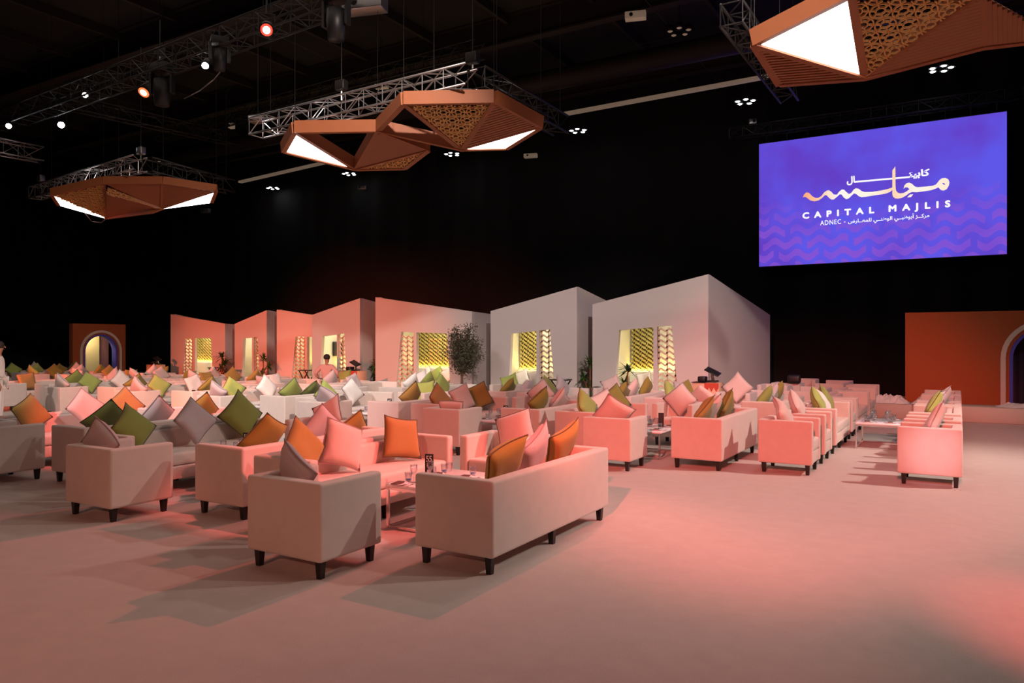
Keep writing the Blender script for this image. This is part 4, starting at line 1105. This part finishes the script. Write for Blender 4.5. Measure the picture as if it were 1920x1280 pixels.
def logo_mat():
    m = emit_mat('screen_gold', (1, 0.75, 0.55)); nt = m.node_tree
    tc = nt.nodes.new('ShaderNodeTexCoord'); sp = nt.nodes.new('ShaderNodeSeparateXYZ'); nt.links.new(tc.outputs['Object'], sp.inputs[0])
    mr = nt.nodes.new('ShaderNodeMapRange'); mr.inputs['From Min'].default_value = -2.4; mr.inputs['From Max'].default_value = 2.4
    nt.links.new(sp.outputs['X'], mr.inputs['Value'])
    cr = nt.nodes.new('ShaderNodeValToRGB'); nt.links.new(mr.outputs[0], cr.inputs[0])
    e = cr.color_ramp.elements; e[0].position = 0.0; e[0].color = (1.0, 0.30, 0.12, 1); e[1].position = 1.0; e[1].color = (1.0, 0.80, 0.60, 1)
    for p, c in ((0.16, (1.0, 0.60, 0.38, 1)), (0.28, (1, 0.93, 0.86, 1)), (0.5, (1, 0.9, 0.75, 1)), (0.63, (1.0, 0.68, 0.45, 1)), (0.75, (1, 0.92, 0.82, 1))):
        k = e.new(p); k.color = c
    nt.links.new(cr.outputs[0], nt.nodes['Emission'].inputs[0])
    return m
M['scr_gold'] = logo_mat()
link('display', MB().box(-SW / 2, SW / 2, 0, 0.02, -SH / 2, SH / 2).mesh('display'), M['scr'], scr)
link('cabinet', MB().box(-SW / 2 - 0.03, SW / 2 + 0.03, 0.021, 0.16, -SH / 2 - 0.03, SH / 2 + 0.03).mesh('cabinet'), M['black'], scr)
for i in range(11):
    x = -SW / 2 + 0.25 + i * (SW - 0.5) / 10
    link('hanging_bracket', MB().tube((x, 0.09, SH / 2 + 0.03), (x, 0.0, 9.03 - (SZ0 + SZ1) / 2), 0.02).mesh('hanging_bracket'), M['truss_dark'], scr)
# lettering; coordinates measured on the screen plane, u right, v up, metres from centre
def put_text(name, s, size, u0, u1, v, spacing=1.0, m='scr_white', off=0.0, bold=0.0):
    me = text_mesh(s, size, spacing, 'LEFT', 0.0, off)
    xs = [p.co.x for p in me.vertices]
    if not xs: return None
    a, b = min(xs), max(xs)
    sx = (u1 - u0) / (b - a)
    for p in me.vertices:
        p.co = ((p.co.x - a) * sx + u0, -0.006, p.co.y + v)
    if bold:                                                         # one mesh per letter
        par = list(range(len(me.vertices)))
        def find(i):
            while par[i] != i: i = par[i]
            return i
        for f in me.polygons:
            for i in f.vertices[1:]: par[find(i)] = find(f.vertices[0])
        isl = {}
        for f in me.polygons: isl.setdefault(find(f.vertices[0]), []).append(tuple(f.vertices))
        for fs in isl.values():
            mb = MB(); ids = sorted({i for f in fs for i in f}); mp = {i: j for j, i in enumerate(ids)}
            for k in range(9):
                dx, dy = (0, 0) if k == 8 else (bold * math.cos(k * PI / 4), bold * math.sin(k * PI / 4))
                n = len(mb.v)
                mb.v += [(me.vertices[i].co.x + dx, me.vertices[i].co.y, me.vertices[i].co.z + dy) for i in ids]
                mb.f += [tuple(n + mp[i] for i in f) for f in fs]
            link('letter', mb.mesh('letter'), M[m], scr)
        return None
    return link(name, me, M[m], scr)
for pts_ in ([[(-2.182, 0.132), (-2.146, 0.216), (-2.085, 0.284), (-2.03, 0.29), (-1.961, 0.247), (-1.878, 0.145), (-1.782, 0.077), (-1.686, 0.068), (-1.591, 0.116), (-1.496, 0.237), (-1.415, 0.287), (-1.348, 0.288), (-1.281, 0.235), (-1.201, 0.135), (-1.107, 0.116), (-1.028, 0.217), (-0.948, 0.275), (-0.882, 0.26), (-0.816, 0.181), (-0.737, 0.101), (-0.672, 0.123), (-0.581, 0.242), (-0.516, 0.269), (-0.438, 0.241), (-0.347, 0.155), (-0.257, 0.117), (-0.04, 0.1), (0.214, 0.116), (0.414, 0.142), (0.564, 0.182), (0.564, 0.116), (0.489, 0.045), (0.364, 0.003), (0.214, -0.01), (-0.04, -0.026), (-0.244, -0.042), (-0.36, -0.042), (-0.438, -0.0), (-0.516, 0.079), (-0.581, 0.105), (-0.659, 0.036), (-0.737, -0.041), (-0.816, -0.062), (-0.895, 0.003), (-0.961, 0.11), (-1.014, 0.121), (-1.107, 0.039), (-1.201, -0.033), (-1.268, -0.032), (-1.348, 0.034), (-1.429, 0.135), (-1.483, 0.134), (-1.564, 0.055), (-1.673, -0.015), (-1.809, -0.037), (-1.947, 0.012), (-2.043, 0.103), (-2.099, 0.144), (-2.146, 0.143)]],
    [[(0.551, 0.734), (0.638, 0.849), (0.643, 0.224), (0.653, 0.084), (0.7, 0.001), (0.774, -0.034), (0.872, -0.03), (0.957, 0.011), (1.043, 0.076), (1.103, -0.024), (1.031, -0.052), (0.933, -0.125), (0.823, -0.183), (0.712, -0.194), (0.626, -0.177), (0.569, -0.116), (0.551, -0.044)]],
    [[(0.872, 0.102), (0.896, 0.21), (0.957, 0.272), (1.031, 0.284), (1.103, 0.243), (1.2, 0.136), (1.273, 0.112), (1.512, 0.108), (1.678, 0.112), (1.773, 0.142), (1.82, 0.199), (1.867, 0.267), (1.937, 0.321), (2.03, 0.324), (2.112, 0.267), (2.142, 0.169), (2.123, 0.064), (2.065, -0.038), (1.984, -0.069), (1.914, -0.049), (1.839, 0.046), (1.773, 0.015), (1.631, -0.024), (1.441, -0.037), (1.249, -0.044), (1.103, -0.024), (1.043, 0.07), (0.982, 0.138), (0.921, 0.144)], [(1.942, 0.17), (1.995, 0.164), (2.035, 0.114), (1.984, 0.114)]],
    [[(0.97, -0.184), (1.055, -0.096), (1.147, -0.1), (1.079, -0.186)]],):
    link('calligraphy', flat_shape('calligraphy', pts_, -0.020, 0.004), M['scr_gold'], scr)
link('calligraphy_bar', flat_shape('calligraphy_bar', [[(-0.581, 0.513), (1.043, 0.491), (1.043, 0.436), (-0.581, 0.456)]], -0.010, 0.003), M['scr_white'], scr)
put_text('title_lettering', 'CAPITAL MAJLIS', 0.278, -2.182, 2.154, -0.587, 2.05, 'scr_white', 0.0000, 0.015)
put_text('small_lettering', 'ADNEC -', 0.218, -1.627, -0.842, -0.861, 1.15, 'scr_white', 0.0030, 0.000)
put_text('arabic_lettering', '\ufebd\ufead\ufe8e\u0640\u0640\ufecc\ufee4\ufee0\ufedf \ufef2\u0640\u0640\ufee8\ufec3\ufeee\ufedf\ufe8d \ufef2\u0640\u0640\ufe92\ufec7\ufeee\ufe91\ufe83 \ufeb0\u0640\u0640\ufedb\ufeae\ufee3', 0.159, -0.764, 1.595, -0.858, 1.00, 'scr_white', 0.0040, 0.000)
put_text('arabic_title', '\ufe98\ufef4\ufe91\ufe8e\ufedb', 0.279, 1.001, 1.603, 0.459, 1.00, 'scr_white', 0.0120, 0.000)
put_text('arabic_title', '\ufedd\ufe8e', 0.290, -0.803, -0.513, 0.470, 1.00, 'scr_white', 0.0120, 0.000)

# ------------------------------------------------------------------ terracotta arch walls
def arch_pts(cx, w, spring, n=20, z0=0.0):
    r = w / 2
    return [(cx - r, z0)] + [(cx - r * math.cos(PI * i / n), spring + r * math.sin(PI * i / n)) for i in range(n + 1)] + [(cx + r, z0)]
def arch_wall(label, loc, rz, x0, x1, h, cx, inside):
    t = thing('arch_wall', label, 'wall panel', loc, rz, 'terracotta arch walls')
    link('panel', flat_shape('panel', [[(x0, 0), (x1, 0), (x1, h), (x0, h)], arch_pts(cx, 1.44, 1.40, z0=0.0)[0:1] + arch_pts(cx, 1.44, 1.40)[1:]], 0, 0.25), M['terracotta'], t)
    def band(name, w0, w1, y, th, m):
        o = arch_pts(cx, w0, 1.40); i = arch_pts(cx, w1, 1.40)
        link(name, flat_shape(name, [o + list(reversed(i))], y, th), M[m], t)
    band('arch_moulding', 1.78, 1.58, -0.03, 0.03, 'arch_pale')
    band('blue_reveal', 1.44, 1.30, 0.02, 0.30, 'arch_blue')
    return t
# right one, parallel to the back curtain
t = arch_wall('wide terracotta wall with a pale arch at the right edge', (1.7, 20.3, 0), 0, -2.81, 3.2, 2.48, 0.0, 'dark')
t2 = thing('passage_curtain', 'dim violet curtain inside the right arch', 'curtain', (1.7, 21.2, 0))
mb = MB()
for i in range(41):
    x = -0.9 + 1.8 * i / 40; mb.v += [(x, 0.05 * math.sin(i * 1.1), 0), (x, 0.05 * math.sin(i * 1.1), 2.4)]
mb.f = [(2 * i, 2 * i + 2, 2 * i + 3, 2 * i + 1) for i in range(40)]
link('fabric', mb.mesh('fabric', True), M['arch_dark'], t2)
# left one, facing +x at the left end of the seating
t = arch_wall('terracotta wall with a glowing arch at the far left', (-31.0, 18.07, 0), PI / 2, -1.15, 1.10, 2.55, 0.03, 'cream')
tag(link('backdrop', MB().box(-32.1, -32.0, 17.7, 18.6, 0, 2.3).mesh('backdrop'), M['cream']), 'lit cream board inside the far left arch', 'backdrop')
tag(link('passage_curtain', MB().box(-32.2, -32.15, 18.61, 19.1, 0, 2.4).mesh('passage_curtain'), M['plum']), 'plum curtain inside the far left arch', 'curtain')
area((-31.4, 17.9, 2.25), (-32.05, 18.2, 1.0), 25, (1.0, 0.85, 0.5), 0.5, 0.3)

# plinth with crumpled cloth in front of the right wall
pl = tag(link('plinth', bevel_mesh(MB().box(-1.9, 6.0, 19.35, 20.2, 0, 0.34), 'plinth', 0.01, 1), M['ledge']), 'long low beige plinth in front of the right terracotta wall', 'plinth')
def crumple(x0, x1, y0, y1, z, seed, label, h=0.12):
    rnd = random.Random(seed); nx, ny = 26, 8; mb = MB()
    ks = [(rnd.uniform(4, 14), rnd.uniform(3, 12), rnd.uniform(0, 6)) for _ in range(5)]
    for layer in (0, 1):
        for j in range(ny + 1):
            for i in range(nx + 1):
                u, v = i / nx, j / ny
                x, y = lerp(x0, x1, u), lerp(y0, y1, v)
                e = min(1, 5 * min(u, 1 - u)) * min(1, 4 * min(v, 1 - v))
                hh = sum(abs(math.sin(a * u * 2 + b * v + c)) for a, b, c in ks) / 5
                mb.v.append((x, y, z + (0.004 if layer else 0.0) + (h * hh * e if layer else 0)))
    N = (nx + 1) * (ny + 1)
    for s in (0, 1):
        for j in range(ny):
            for i in range(nx):
                a = s * N + j * (nx + 1) + i; q = (a, a + 1, a + nx + 2, a + nx + 1)
                mb.f.append(q if s else tuple(reversed(q)))
    tag(link('crumpled_cloth', mb.mesh('crumpled_cloth'), M['cloth']), label, 'cloth', 'white cloths on the plinth')
crumple(-1.85, -1.0, 19.4, 20.1, 0.342, 1, 'crumpled white cloth at the left end of the plinth', 0.22)
crumple(-0.95, -0.1, 19.4, 20.1, 0.342, 2, 'white cloth heap on the plinth beside the aisle seats', 0.2)
crumple(0.7, 1.9, 19.4, 20.1, 0.342, 3, 'flat white cloth on the plinth below the right arch', 0.1)

# ------------------------------------------------------------------ service counters, trays, bins
def counter(x, y, w, label, tlabel, rz=0.0):
    t = thing('service_counter', label, 'counter', (x, y, 0), rz, 'peach service counters')
    d = 0.45; h = 0.86
    link('body', bevel_mesh(MB().box(-w / 2, w / 2, -d / 2, d / 2, 0, h), 'body', 0.008, 1), M['peach'], t)
    # red scalloped corner on the front and right side
    z = []
    n = 3; a, b = -0.02, w / 2
    pts = [(a, h), (b, h), (b, h - 0.10)]
    for i in range(n):
        x1 = lerp(b, a, (i + 0.5) / n); x2 = lerp(b, a, (i + 1) / n)
        pts += [(x1, h - 0.20), (x2, h - 0.10)]
    link('scalloped_trim', flat_shape('scalloped_trim', [pts], -d / 2 - 0.006, 0.006), M['scallop'], t)
    link('top_board', MB().box(-w / 2 - 0.02, 0.0, -d / 2 - 0.02, d / 2, h, h + 0.015).mesh('top_board'), M['black'], t)
    p = thing('till', tlabel, 'till', (x - 0.02, y, h + 0.016), rz, 'black tills on the counters')
    link('printer', bevel_mesh(MB().box(-0.20, -0.02, -0.10, 0.12, 0, 0.12), 'printer', 0.03), M['black'], p)
    link('base', bevel_mesh(MB().box(0.0, 0.24, -0.10, 0.10, 0, 0.035), 'base', 0.012), M['black'], p)
    link('stand', MB().beam((0.12, 0.03, 0.03), (0.10, 0.0, 0.17), 0.06, 0.03, (0, 1, 0)).mesh('stand'), M['steel'], p)
    s = link('touch_screen', bevel_mesh(MB().box(-0.17, 0.17, -0.11, 0.11, -0.012, 0.012), 'touch_screen', 0.006, 1), M['black'], p, (0.13, -0.02, 0.23), (0.35, 0.45, 0))
    s2 = link('tablet_face', MB().box(-0.12, 0.12, -0.08, 0.08, 0.0125, 0.014).mesh('tablet_face'), M['tv'], s)
counter(-4.87, 16.78, 0.60, 'peach counter with red scalloped corner beside the tallest booth', 'black till on the counter beside the tallest booth')
counter(-16.6, 17.85, 0.75, 'peach counter with red scallops left of the wide pink booth', 'black till right of the seated man')
counter(-28.6, 19.0, 0.62, 'orange counter far left before the black curtain', 'black till on the far left counter')
def tray_stand(x, y, w, label, tray=True):
    t = thing('tray_stand', label, 'stand', (x, y, 0), 0.15, 'folding tray stands by the booths')
    d = 0.4; h = 0.76
    for s in (-1, 1):
        link('leg', MB().beam((-w / 2 + 0.02, s * d / 2, 0), (w / 2 - 0.04, s * d / 2, h), 0.03, 0.03).mesh('leg'), M['wood'], t)
        link('leg', MB().beam((w / 2 - 0.02, s * (d / 2 - 0.04), 0), (-w / 2 + 0.04, s * (d / 2 - 0.04), h), 0.03, 0.03).mesh('leg'), M['wood'], t)
    link('top', bevel_mesh(MB().box(-w / 2, w / 2, -d / 2, d / 2, h + 0.02, h + 0.05), 'top', 0.006, 1), M['wood'], t)
    if tray:
        o = link('tray', bevel_mesh(MB().box(-w / 2 + 0.06, w / 2 - 0.06, -d / 2 + 0.04, d / 2 - 0.04, 0, 0.012), 'tray', 0.004, 1), M['steel'], None, (x, y, h + 0.051), (0, 0, 0.15))
        tag(o, 'steel tray lying on the tray stand before the second booth', 'tray')
tray_stand(-8.94, 17.3, 0.62, 'dark wooden folding tray stand before the second booth from right')
tray_stand(-19.65, 18.8, 0.5, 'dark folding tray stand left of the seated man', False)
tray_stand(-24.7, 19.0, 0.65, 'dark folding tray stand before the far left booth', False)
t = thing('waste_bin', 'round steel waste bin at the left corner of the tallest booth', 'bin', (-7.64, 16.9, 0))
link('body', MB().lathe([(0, 0), (0.15, 0), (0.16, 0.02), (0.16, 0.60), (0.0, 0.60)], seg=20).mesh('body', True), M['steel'], t)
link('lid', MB().lathe([(0.165, 0.601), (0.165, 0.64), (0.12, 0.68), (0.0, 0.69)], seg=20).mesh('lid', True), M['steel'], t)
# black bag on the far chair
t = tag(link('black_bag', bevel_mesh(MB().box(-0.16, 0.16, -0.1, 0.1, 0, 0.22), 'black_bag', 0.07, 3), M['black'], None, (-3.62, 20.12, 0.719)), 'small black bag on the far chair at the edge of the tallest booth', 'bag')

# ------------------------------------------------------------------ plants
def leaf_blade(mb, p, d, L, w, droop):
    d = Vector(d).normalized(); side = d.cross(Vector((0, 0, 1)))
    if side.length < 1e-3: side = Vector((1, 0, 0))
    side.normalize(); prev = None
    for i in range(5):
        t = i / 4
        c = Vector(p) + d * (L * t) + Vector((0, 0, -droop * L * t * t))
        ww = w * math.sin(PI * (0.12 + 0.88 * t)) * (1 if t < 1 else 0.05)
        n = len(mb.v)
        mb.v += [tuple(c - side * ww / 2), tuple(c + side * ww / 2 + Vector((0, 0, 0.004)))]
        if prev is not None: mb.f.append((prev, prev + 1, n + 1, n))
        prev = n
def yucca(x, y, label, heads, pot=(0.14, 0.3), m='leaf', stem='redstem', L=0.34, n=38, seed=1):
    """heads: list of (dx, dy, z)"""
    rnd = random.Random(seed)
    t = thing('yucca_plant', label, 'plant', (x, y, 0), 0, 'potted plants by the booths')
    r, h = pot
    link('pot', MB().lathe([(0, 0), (r * 0.8, 0), (r, h), (r * 0.88, h), (r * 0.85, h - 0.03), (0, h - 0.03)]).mesh('pot', True), M['pot'], t)
    for hx, hy, hz in heads:
        st = link('stem', MB().tube((hx * 0.2, hy * 0.2, h - 0.03), (hx, hy, hz), 0.028, 8, 0.02).mesh('stem', True), M[stem], t)
        mb = MB()
        for i in range(n):
            a = rnd.uniform(0, 2 * PI); e = rnd.uniform(-0.35, 1.3)
            leaf_blade(mb, (hx, hy, hz + rnd.uniform(-0.06, 0.05)), (math.cos(a) * math.cos(e), math.sin(a) * math.cos(e), math.sin(e)), 1.2 * L * rnd.uniform(0.75, 1.1), 0.055, rnd.uniform(0.1, 0.5))
        f = link('foliage', mb.mesh('foliage'), M[m], t); f['kind'] = 'stuff'
yucca(-8.62, 18.55, 'yucca with red stems between the two right booths', [(0.0, 0, 1.18), (-0.18, 0, 0.80), (-0.06, 0.05, 0.45)], seed=2, L=0.30)
yucca(-16.45, 18.95, 'bushy green plant between the seated man and the wide booth', [(0.0, 0, 1.12), (-0.12, 0, 0.85), (0.1, 0.02, 0.62)], seed=3, L=0.36, n=48, stem='bark')
yucca(-22.75, 19.55, 'tall green plant before the narrow coral booth', [(0, 0, 1.15), (0.28, 0, 0.85), (-0.05, 0, 0.60)], seed=4, L=0.26)
yucca(-25.2, 19.6, 'leafy plant at the right corner of the far left booth', [(0.0, 0, 1.20), (0.16, 0, 0.95), (-0.06, 0, 0.72)], seed=5, L=0.30, n=44)
yucca(-7.88, 19.3, 'dark spiky plant just inside the opening of the tallest booth', [(0.05, 0, 0.98), (-0.05, 0, 0.62)], seed=6, m='leaf_dark', L=0.30)
yucca(-25.05, 21.6, 'dark bushy plant inside the narrow coral booth', [(0, 0, 0.75), (0.1, 0.1, 0.55)], seed=7, m='leaf_dark', L=0.32, n=48)
# olive tree
def olive(x, y, label):
    rnd = random.Random(11)
    t = thing('olive_tree', label, 'tree', (x, y, 0))
    link('pot', MB().lathe([(0, 0), (0.2, 0), (0.26, 0.4), (0.23, 0.4), (0.22, 0.36), (0, 0.36)], seg=20).mesh('pot', True), M['pot'], t)
    tr = MB().tube((0, 0, 0.35), (0.0, 0, 0.95), 0.045, 10, 0.035)
    tips = []
    br = MB()
    for i in range(60):
        a = rnd.uniform(0, 2 * PI); hz = rnd.uniform(0.9, 2.1)
        rad = 0.52 * math.sqrt(max(0.05, 1 - ((hz - 1.42) / 0.85) ** 2)) * rnd.uniform(0.5, 1.0)
        p = Vector((0, 0, 0.85 + 0.5 * (hz - 0.9) * rnd.uniform(0.4, 1))); q = Vector((rad * math.cos(a), rad * math.sin(a), hz + 0.1))
        br.tube(p, q, 0.012, 5, 0.004); tips.append((p, q))
    p = Vector((0.1, 0, 1.2)); q = Vector((0.85, -0.3, 1.38)); br.tube(p, q, 0.012, 5, 0.004); tips += [(p.lerp(q, 0.4), q)] * 2
    link('trunk', tr.mesh('trunk', True), M['bark'], t)
    link('branches', br.mesh('branches'), M['bark'], t)
    lf = MB()
    for p, q in tips:
        for k in range(95):
            c = p.lerp(q, rnd.uniform(0.25, 1.06)) + Vector((rnd.gauss(0, 0.075), rnd.gauss(0, 0.075), rnd.gauss(0, 0.075)))
            d = Vector((rnd.uniform(-1, 1), rnd.uniform(-1, 1), rnd.uniform(-0.3, 1))).normalized(); s = d.orthogonal().normalized() * 0.013
            n = len(lf.v); L = rnd.uniform(0.05, 0.085)
            lf.v += [tuple(c), tuple(c + d * L * 0.5 + s), tuple(c + d * L), tuple(c + d * L * 0.5 - s)]
            lf.f.append((n, n + 1, n + 2, n + 3))
    f = link('foliage', lf.mesh('foliage'), M['olive_leaf'], t); f['kind'] = 'stuff'
olive(-12.17, 17.55, 'bushy dark olive tree standing before the wide pink booth')

# ------------------------------------------------------------------ people
def skin_figure(name, joints, edges, radii, m, parent, root, sub=2):
    me = bpy.data.meshes.new(name)
    names = list(joints); idx = {k: i for i, k in enumerate(names)}
    me.from_pydata([joints[k] for k in names], [(idx[a], idx[b]) for a, b in edges], [])
    o = bpy.data.objects.new(name, me); COL.objects.link(o)
    o.modifiers.new('skin', 'SKIN'); s = o.modifiers.new('sub', 'SUBSURF'); s.levels = sub; s.render_levels = sub
    sv = me.skin_vertices[0].data
    for k in names:
        r = radii[k]; r = r if isinstance(r, tuple) else (r, r)
        sv[idx[k]].radius = r; sv[idx[k]].use_root = (k == root)
    dg = bpy.context.evaluated_depsgraph_get(); dg.update()
    out = bpy.data.meshes.new_from_object(o.evaluated_get(dg))
    bpy.data.objects.remove(o); out.materials.clear()
    for p in out.polygons: p.use_smooth = True
    return link(name, out, m, parent)
def person(label, loc, rz, J, shirt, trousers, sleeves='long'):
    t = thing('person', label, 'person', loc, rz)
    R = dict(pelvis=(0.15, 0.11), waist=(0.135, 0.10), chest=(0.165, 0.115), neckb=0.06, neck=0.05, head0=0.075, head1=0.092, head2=0.07,
             shL=0.065, elL=0.045, wrL=0.032, shR=0.065, elR=0.045, wrR=0.032, hipL=0.09, knL=0.06, anL=0.04, toL=0.035, hipR=0.09, knR=0.06, anR=0.04, toR=0.035)
    E = [('pelvis', 'waist'), ('waist', 'chest'), ('chest', 'neckb'), ('neckb', 'neck'), ('neck', 'head0'), ('head0', 'head1'), ('head1', 'head2'),
         ('chest', 'shL'), ('shL', 'elL'), ('elL', 'wrL'), ('chest', 'shR'), ('shR', 'elR'), ('elR', 'wrR'),
         ('pelvis', 'hipL'), ('hipL', 'knL'), ('knL', 'anL'), ('anL', 'toL'), ('pelvis', 'hipR'), ('hipR', 'knR'), ('knR', 'anR'), ('anR', 'toR')]
    # hands: palm and five fingers rooted in the palm
    J = dict(J)
    for s in 'LR':
        w = Vector(J['wr' + s]); e = Vector(J['el' + s]); d = (w - e).normalized()
        side = d.cross(Vector((0, 0, 1)))
        if side.length < 0.1: side = Vector((0, 1, 0))
        side.normalize(); dn = side.cross(d)
        J['pa' + s] = tuple(w + d * 0.07); R['pa' + s] = (0.034, 0.018); E.append(('wr' + s, 'pa' + s))
        for f, (off, ln) in enumerate(((-0.03, 0.065), (-0.01, 0.08), (0.011, 0.075), (0.031, 0.055))):
            a, b = f'f{f}a{s}', f'f{f}b{s}'
            J[a] = tuple(w + d * (0.10 + 0.3 * ln) + side * off - dn * 0.006); J[b] = tuple(w + d * (0.10 + 0.85 * ln) + side * off * 1.1 - dn * 0.03)
            R[a] = 0.0095; R[b] = 0.008; E += [('pa' + s, a), (a, b)]
        J['tha' + s] = tuple(w + d * 0.06 - side * 0.045); J['thb' + s] = tuple(w + d * 0.10 - side * 0.06); R['tha' + s] = 0.011; R['thb' + s] = 0.009
        E += [('pa' + s, 'tha' + s), ('tha' + s, 'thb' + s)]
    body = skin_figure('body', J, E, R, M['skin'], t, 'pelvis')
    up = ('pelvis', 'waist', 'chest', 'neckb', 'shL', 'elL', 'shR', 'elR', 'wL2', 'wR2')
    JJ = {k: J[k] for k in up if k in J}
    for s in 'LR': JJ['w%s2' % s] = tuple(Vector(J['el' + s]).lerp(Vector(J['wr' + s]), 0.8))
    RR = dict(pelvis=(0.175, 0.135), waist=(0.16, 0.125), chest=(0.185, 0.135), neckb=0.075, shL=0.085, shR=0.085, elL=0.066, elR=0.066, wL2=0.052, wR2=0.052)
    skin_figure('shirt', JJ, [('pelvis', 'waist'), ('waist', 'chest'), ('chest', 'neckb'), ('chest', 'shL'), ('shL', 'elL'), ('elL', 'wL2'), ('chest', 'shR'), ('shR', 'elR'), ('elR', 'wR2')], RR, M[shirt], t, 'pelvis')
    lo = ('pelvis', 'hipL', 'knL', 'anL', 'hipR', 'knR', 'anR')
    RT = dict(pelvis=(0.17, 0.13), hipL=0.115, hipR=0.115, knL=0.082, knR=0.082, anL=0.065, anR=0.065)
    skin_figure('trousers', {k: J[k] for k in lo}, [('pelvis', 'hipL'), ('hipL', 'knL'), ('knL', 'anL'), ('pelvis', 'hipR'), ('hipR', 'knR'), ('knR', 'anR')], RT, M[trousers], t, 'pelvis')
    for s in 'LR':
        a, b = Vector(J['an' + s]), Vector(J['to' + s])
        link('shoe', bevel_mesh(MB().beam(tuple(Vector((a.x, a.y, 0.0)) - (b - a) * 0.35), (b.x, b.y, 0.0), 0.10, 0.085), 'shoe', 0.025, 2), M['black'], t)
    h1, h2 = Vector(J['head1']), Vector(J['head2'])
    fwd = Vector(J['face'] if 'face' in J else (0, 1, 0)) if False else Vector((0, 1, 0))
    # face: nose, eyes, mouth, ears; hair cap
    hc = (h1 + Vector(J['head2'])) / 2
    link('nose', MB().tube(h1 + fwd * 0.085 + Vector((0, 0, 0.02)), h1 + fwd * 0.112 + Vector((0, 0, -0.02)), 0.008, 6, 0.014).mesh('nose', True), M['skin'], t)
    for s in (-1, 1):
        link('eye', MB().lathe([(0, -0.008), (0.01, 0), (0, 0.008)], seg=8).mesh('eye', True), M['black'], t, tuple(h1 + fwd * 0.086 + Vector((s * 0.032, 0, 0.03))))
        link('ear', MB().lathe([(0, -0.03), (0.014, -0.01), (0.016, 0.012), (0, 0.03)], seg=8).mesh('ear', True), M['skin'], t, tuple(h1 + Vector((s * 0.092, -0.01, 0.0))))
    link('mouth', MB().box(-0.022, 0.022, 0.080, 0.092, -0.055, -0.048).mesh('mouth'), M['napkin'], t, tuple(h1))
    hm = MB().lathe([(0.080, -0.05), (0.096, -0.03), (0.104, 0.01), (0.098, 0.06), (0.068, 0.10), (0.0, 0.118)], seg=16).mesh('hair', True)
    link('hair', hm, M['hair'], t, tuple(h1 + Vector((0, -0.016, 0.012))))
    return t
# man seated on a low stool, back to the camera, elbows out
JM = dict(pelvis=(0, 0, 0.52), waist=(0, 0.02, 0.68), chest=(0, 0.03, 0.90), neckb=(0, 0.04, 1.06), neck=(0, 0.05, 1.12), head0=(0, 0.06, 1.19), head1=(0, 0.065, 1.27), head2=(0, 0.06, 1.34),
          shL=(-0.18, 0.03, 0.99), elL=(-0.36, -0.02, 0.78), wrL=(-0.30, 0.16, 0.60), shR=(0.18, 0.03, 0.99), elR=(0.37, -0.02, 0.80), wrR=(0.33, 0.16, 0.62),
          hipL=(-0.11, 0.03, 0.50), knL=(-0.28, 0.42, 0.50), anL=(-0.27, 0.40, 0.09), toL=(-0.28, 0.56, 0.05), hipR=(0.11, 0.03, 0.50), knR=(0.40, 0.33, 0.52), anR=(0.42, 0.22, 0.09), toR=(0.44, 0.38, 0.05))
person('person in a pink shirt and black trousers seated with back turned, elbows out', (-17.42, 17.5, 0), 0.45, JM, 'shirt', 'trousers')
t = thing('stool', 'low black stool under the seated person', 'stool', (-17.42, 17.5, 0))
link('seat', bevel_mesh(MB().box(-0.2, 0.2, -0.2, 0.2, 0.34, 0.40), 'seat', 0.02), M['black'], t)
for sx in (-1, 1):
    for sy in (-1, 1): link('leg', MB().tube((sx * 0.17, sy * 0.17, 0), (sx * 0.15, sy * 0.15, 0.35), 0.016).mesh('leg'), M['black'], t)
# person standing at the very left edge
JS = dict(pelvis=(0, 0, 0.95), waist=(0, 0, 1.10), chest=(0, 0, 1.32), neckb=(0, 0, 1.47), neck=(0, 0.01, 1.53), head0=(0, 0.02, 1.60), head1=(0, 0.025, 1.67), head2=(0, 0.02, 1.74),
          shL=(-0.19, 0, 1.41), elL=(-0.26, 0.0, 1.13), wrL=(-0.27, 0.10, 0.90), shR=(0.19, 0, 1.41), elR=(0.27, -0.02, 1.13), wrR=(0.29, 0.06, 0.90),
          hipL=(-0.10, 0, 0.92), knL=(-0.11, 0.02, 0.50), anL=(-0.11, 0, 0.09), toL=(-0.12, 0.15, 0.05), hipR=(0.10, 0, 0.92), knR=(0.11, 0.02, 0.50), anR=(0.11, 0, 0.09), toR=(0.12, 0.15, 0.05))
person('person in a white shirt standing half cut off at the left edge', (-17.62, 8.05, 0), -0.6, JS, 'white_shirt', 'white_shirt')
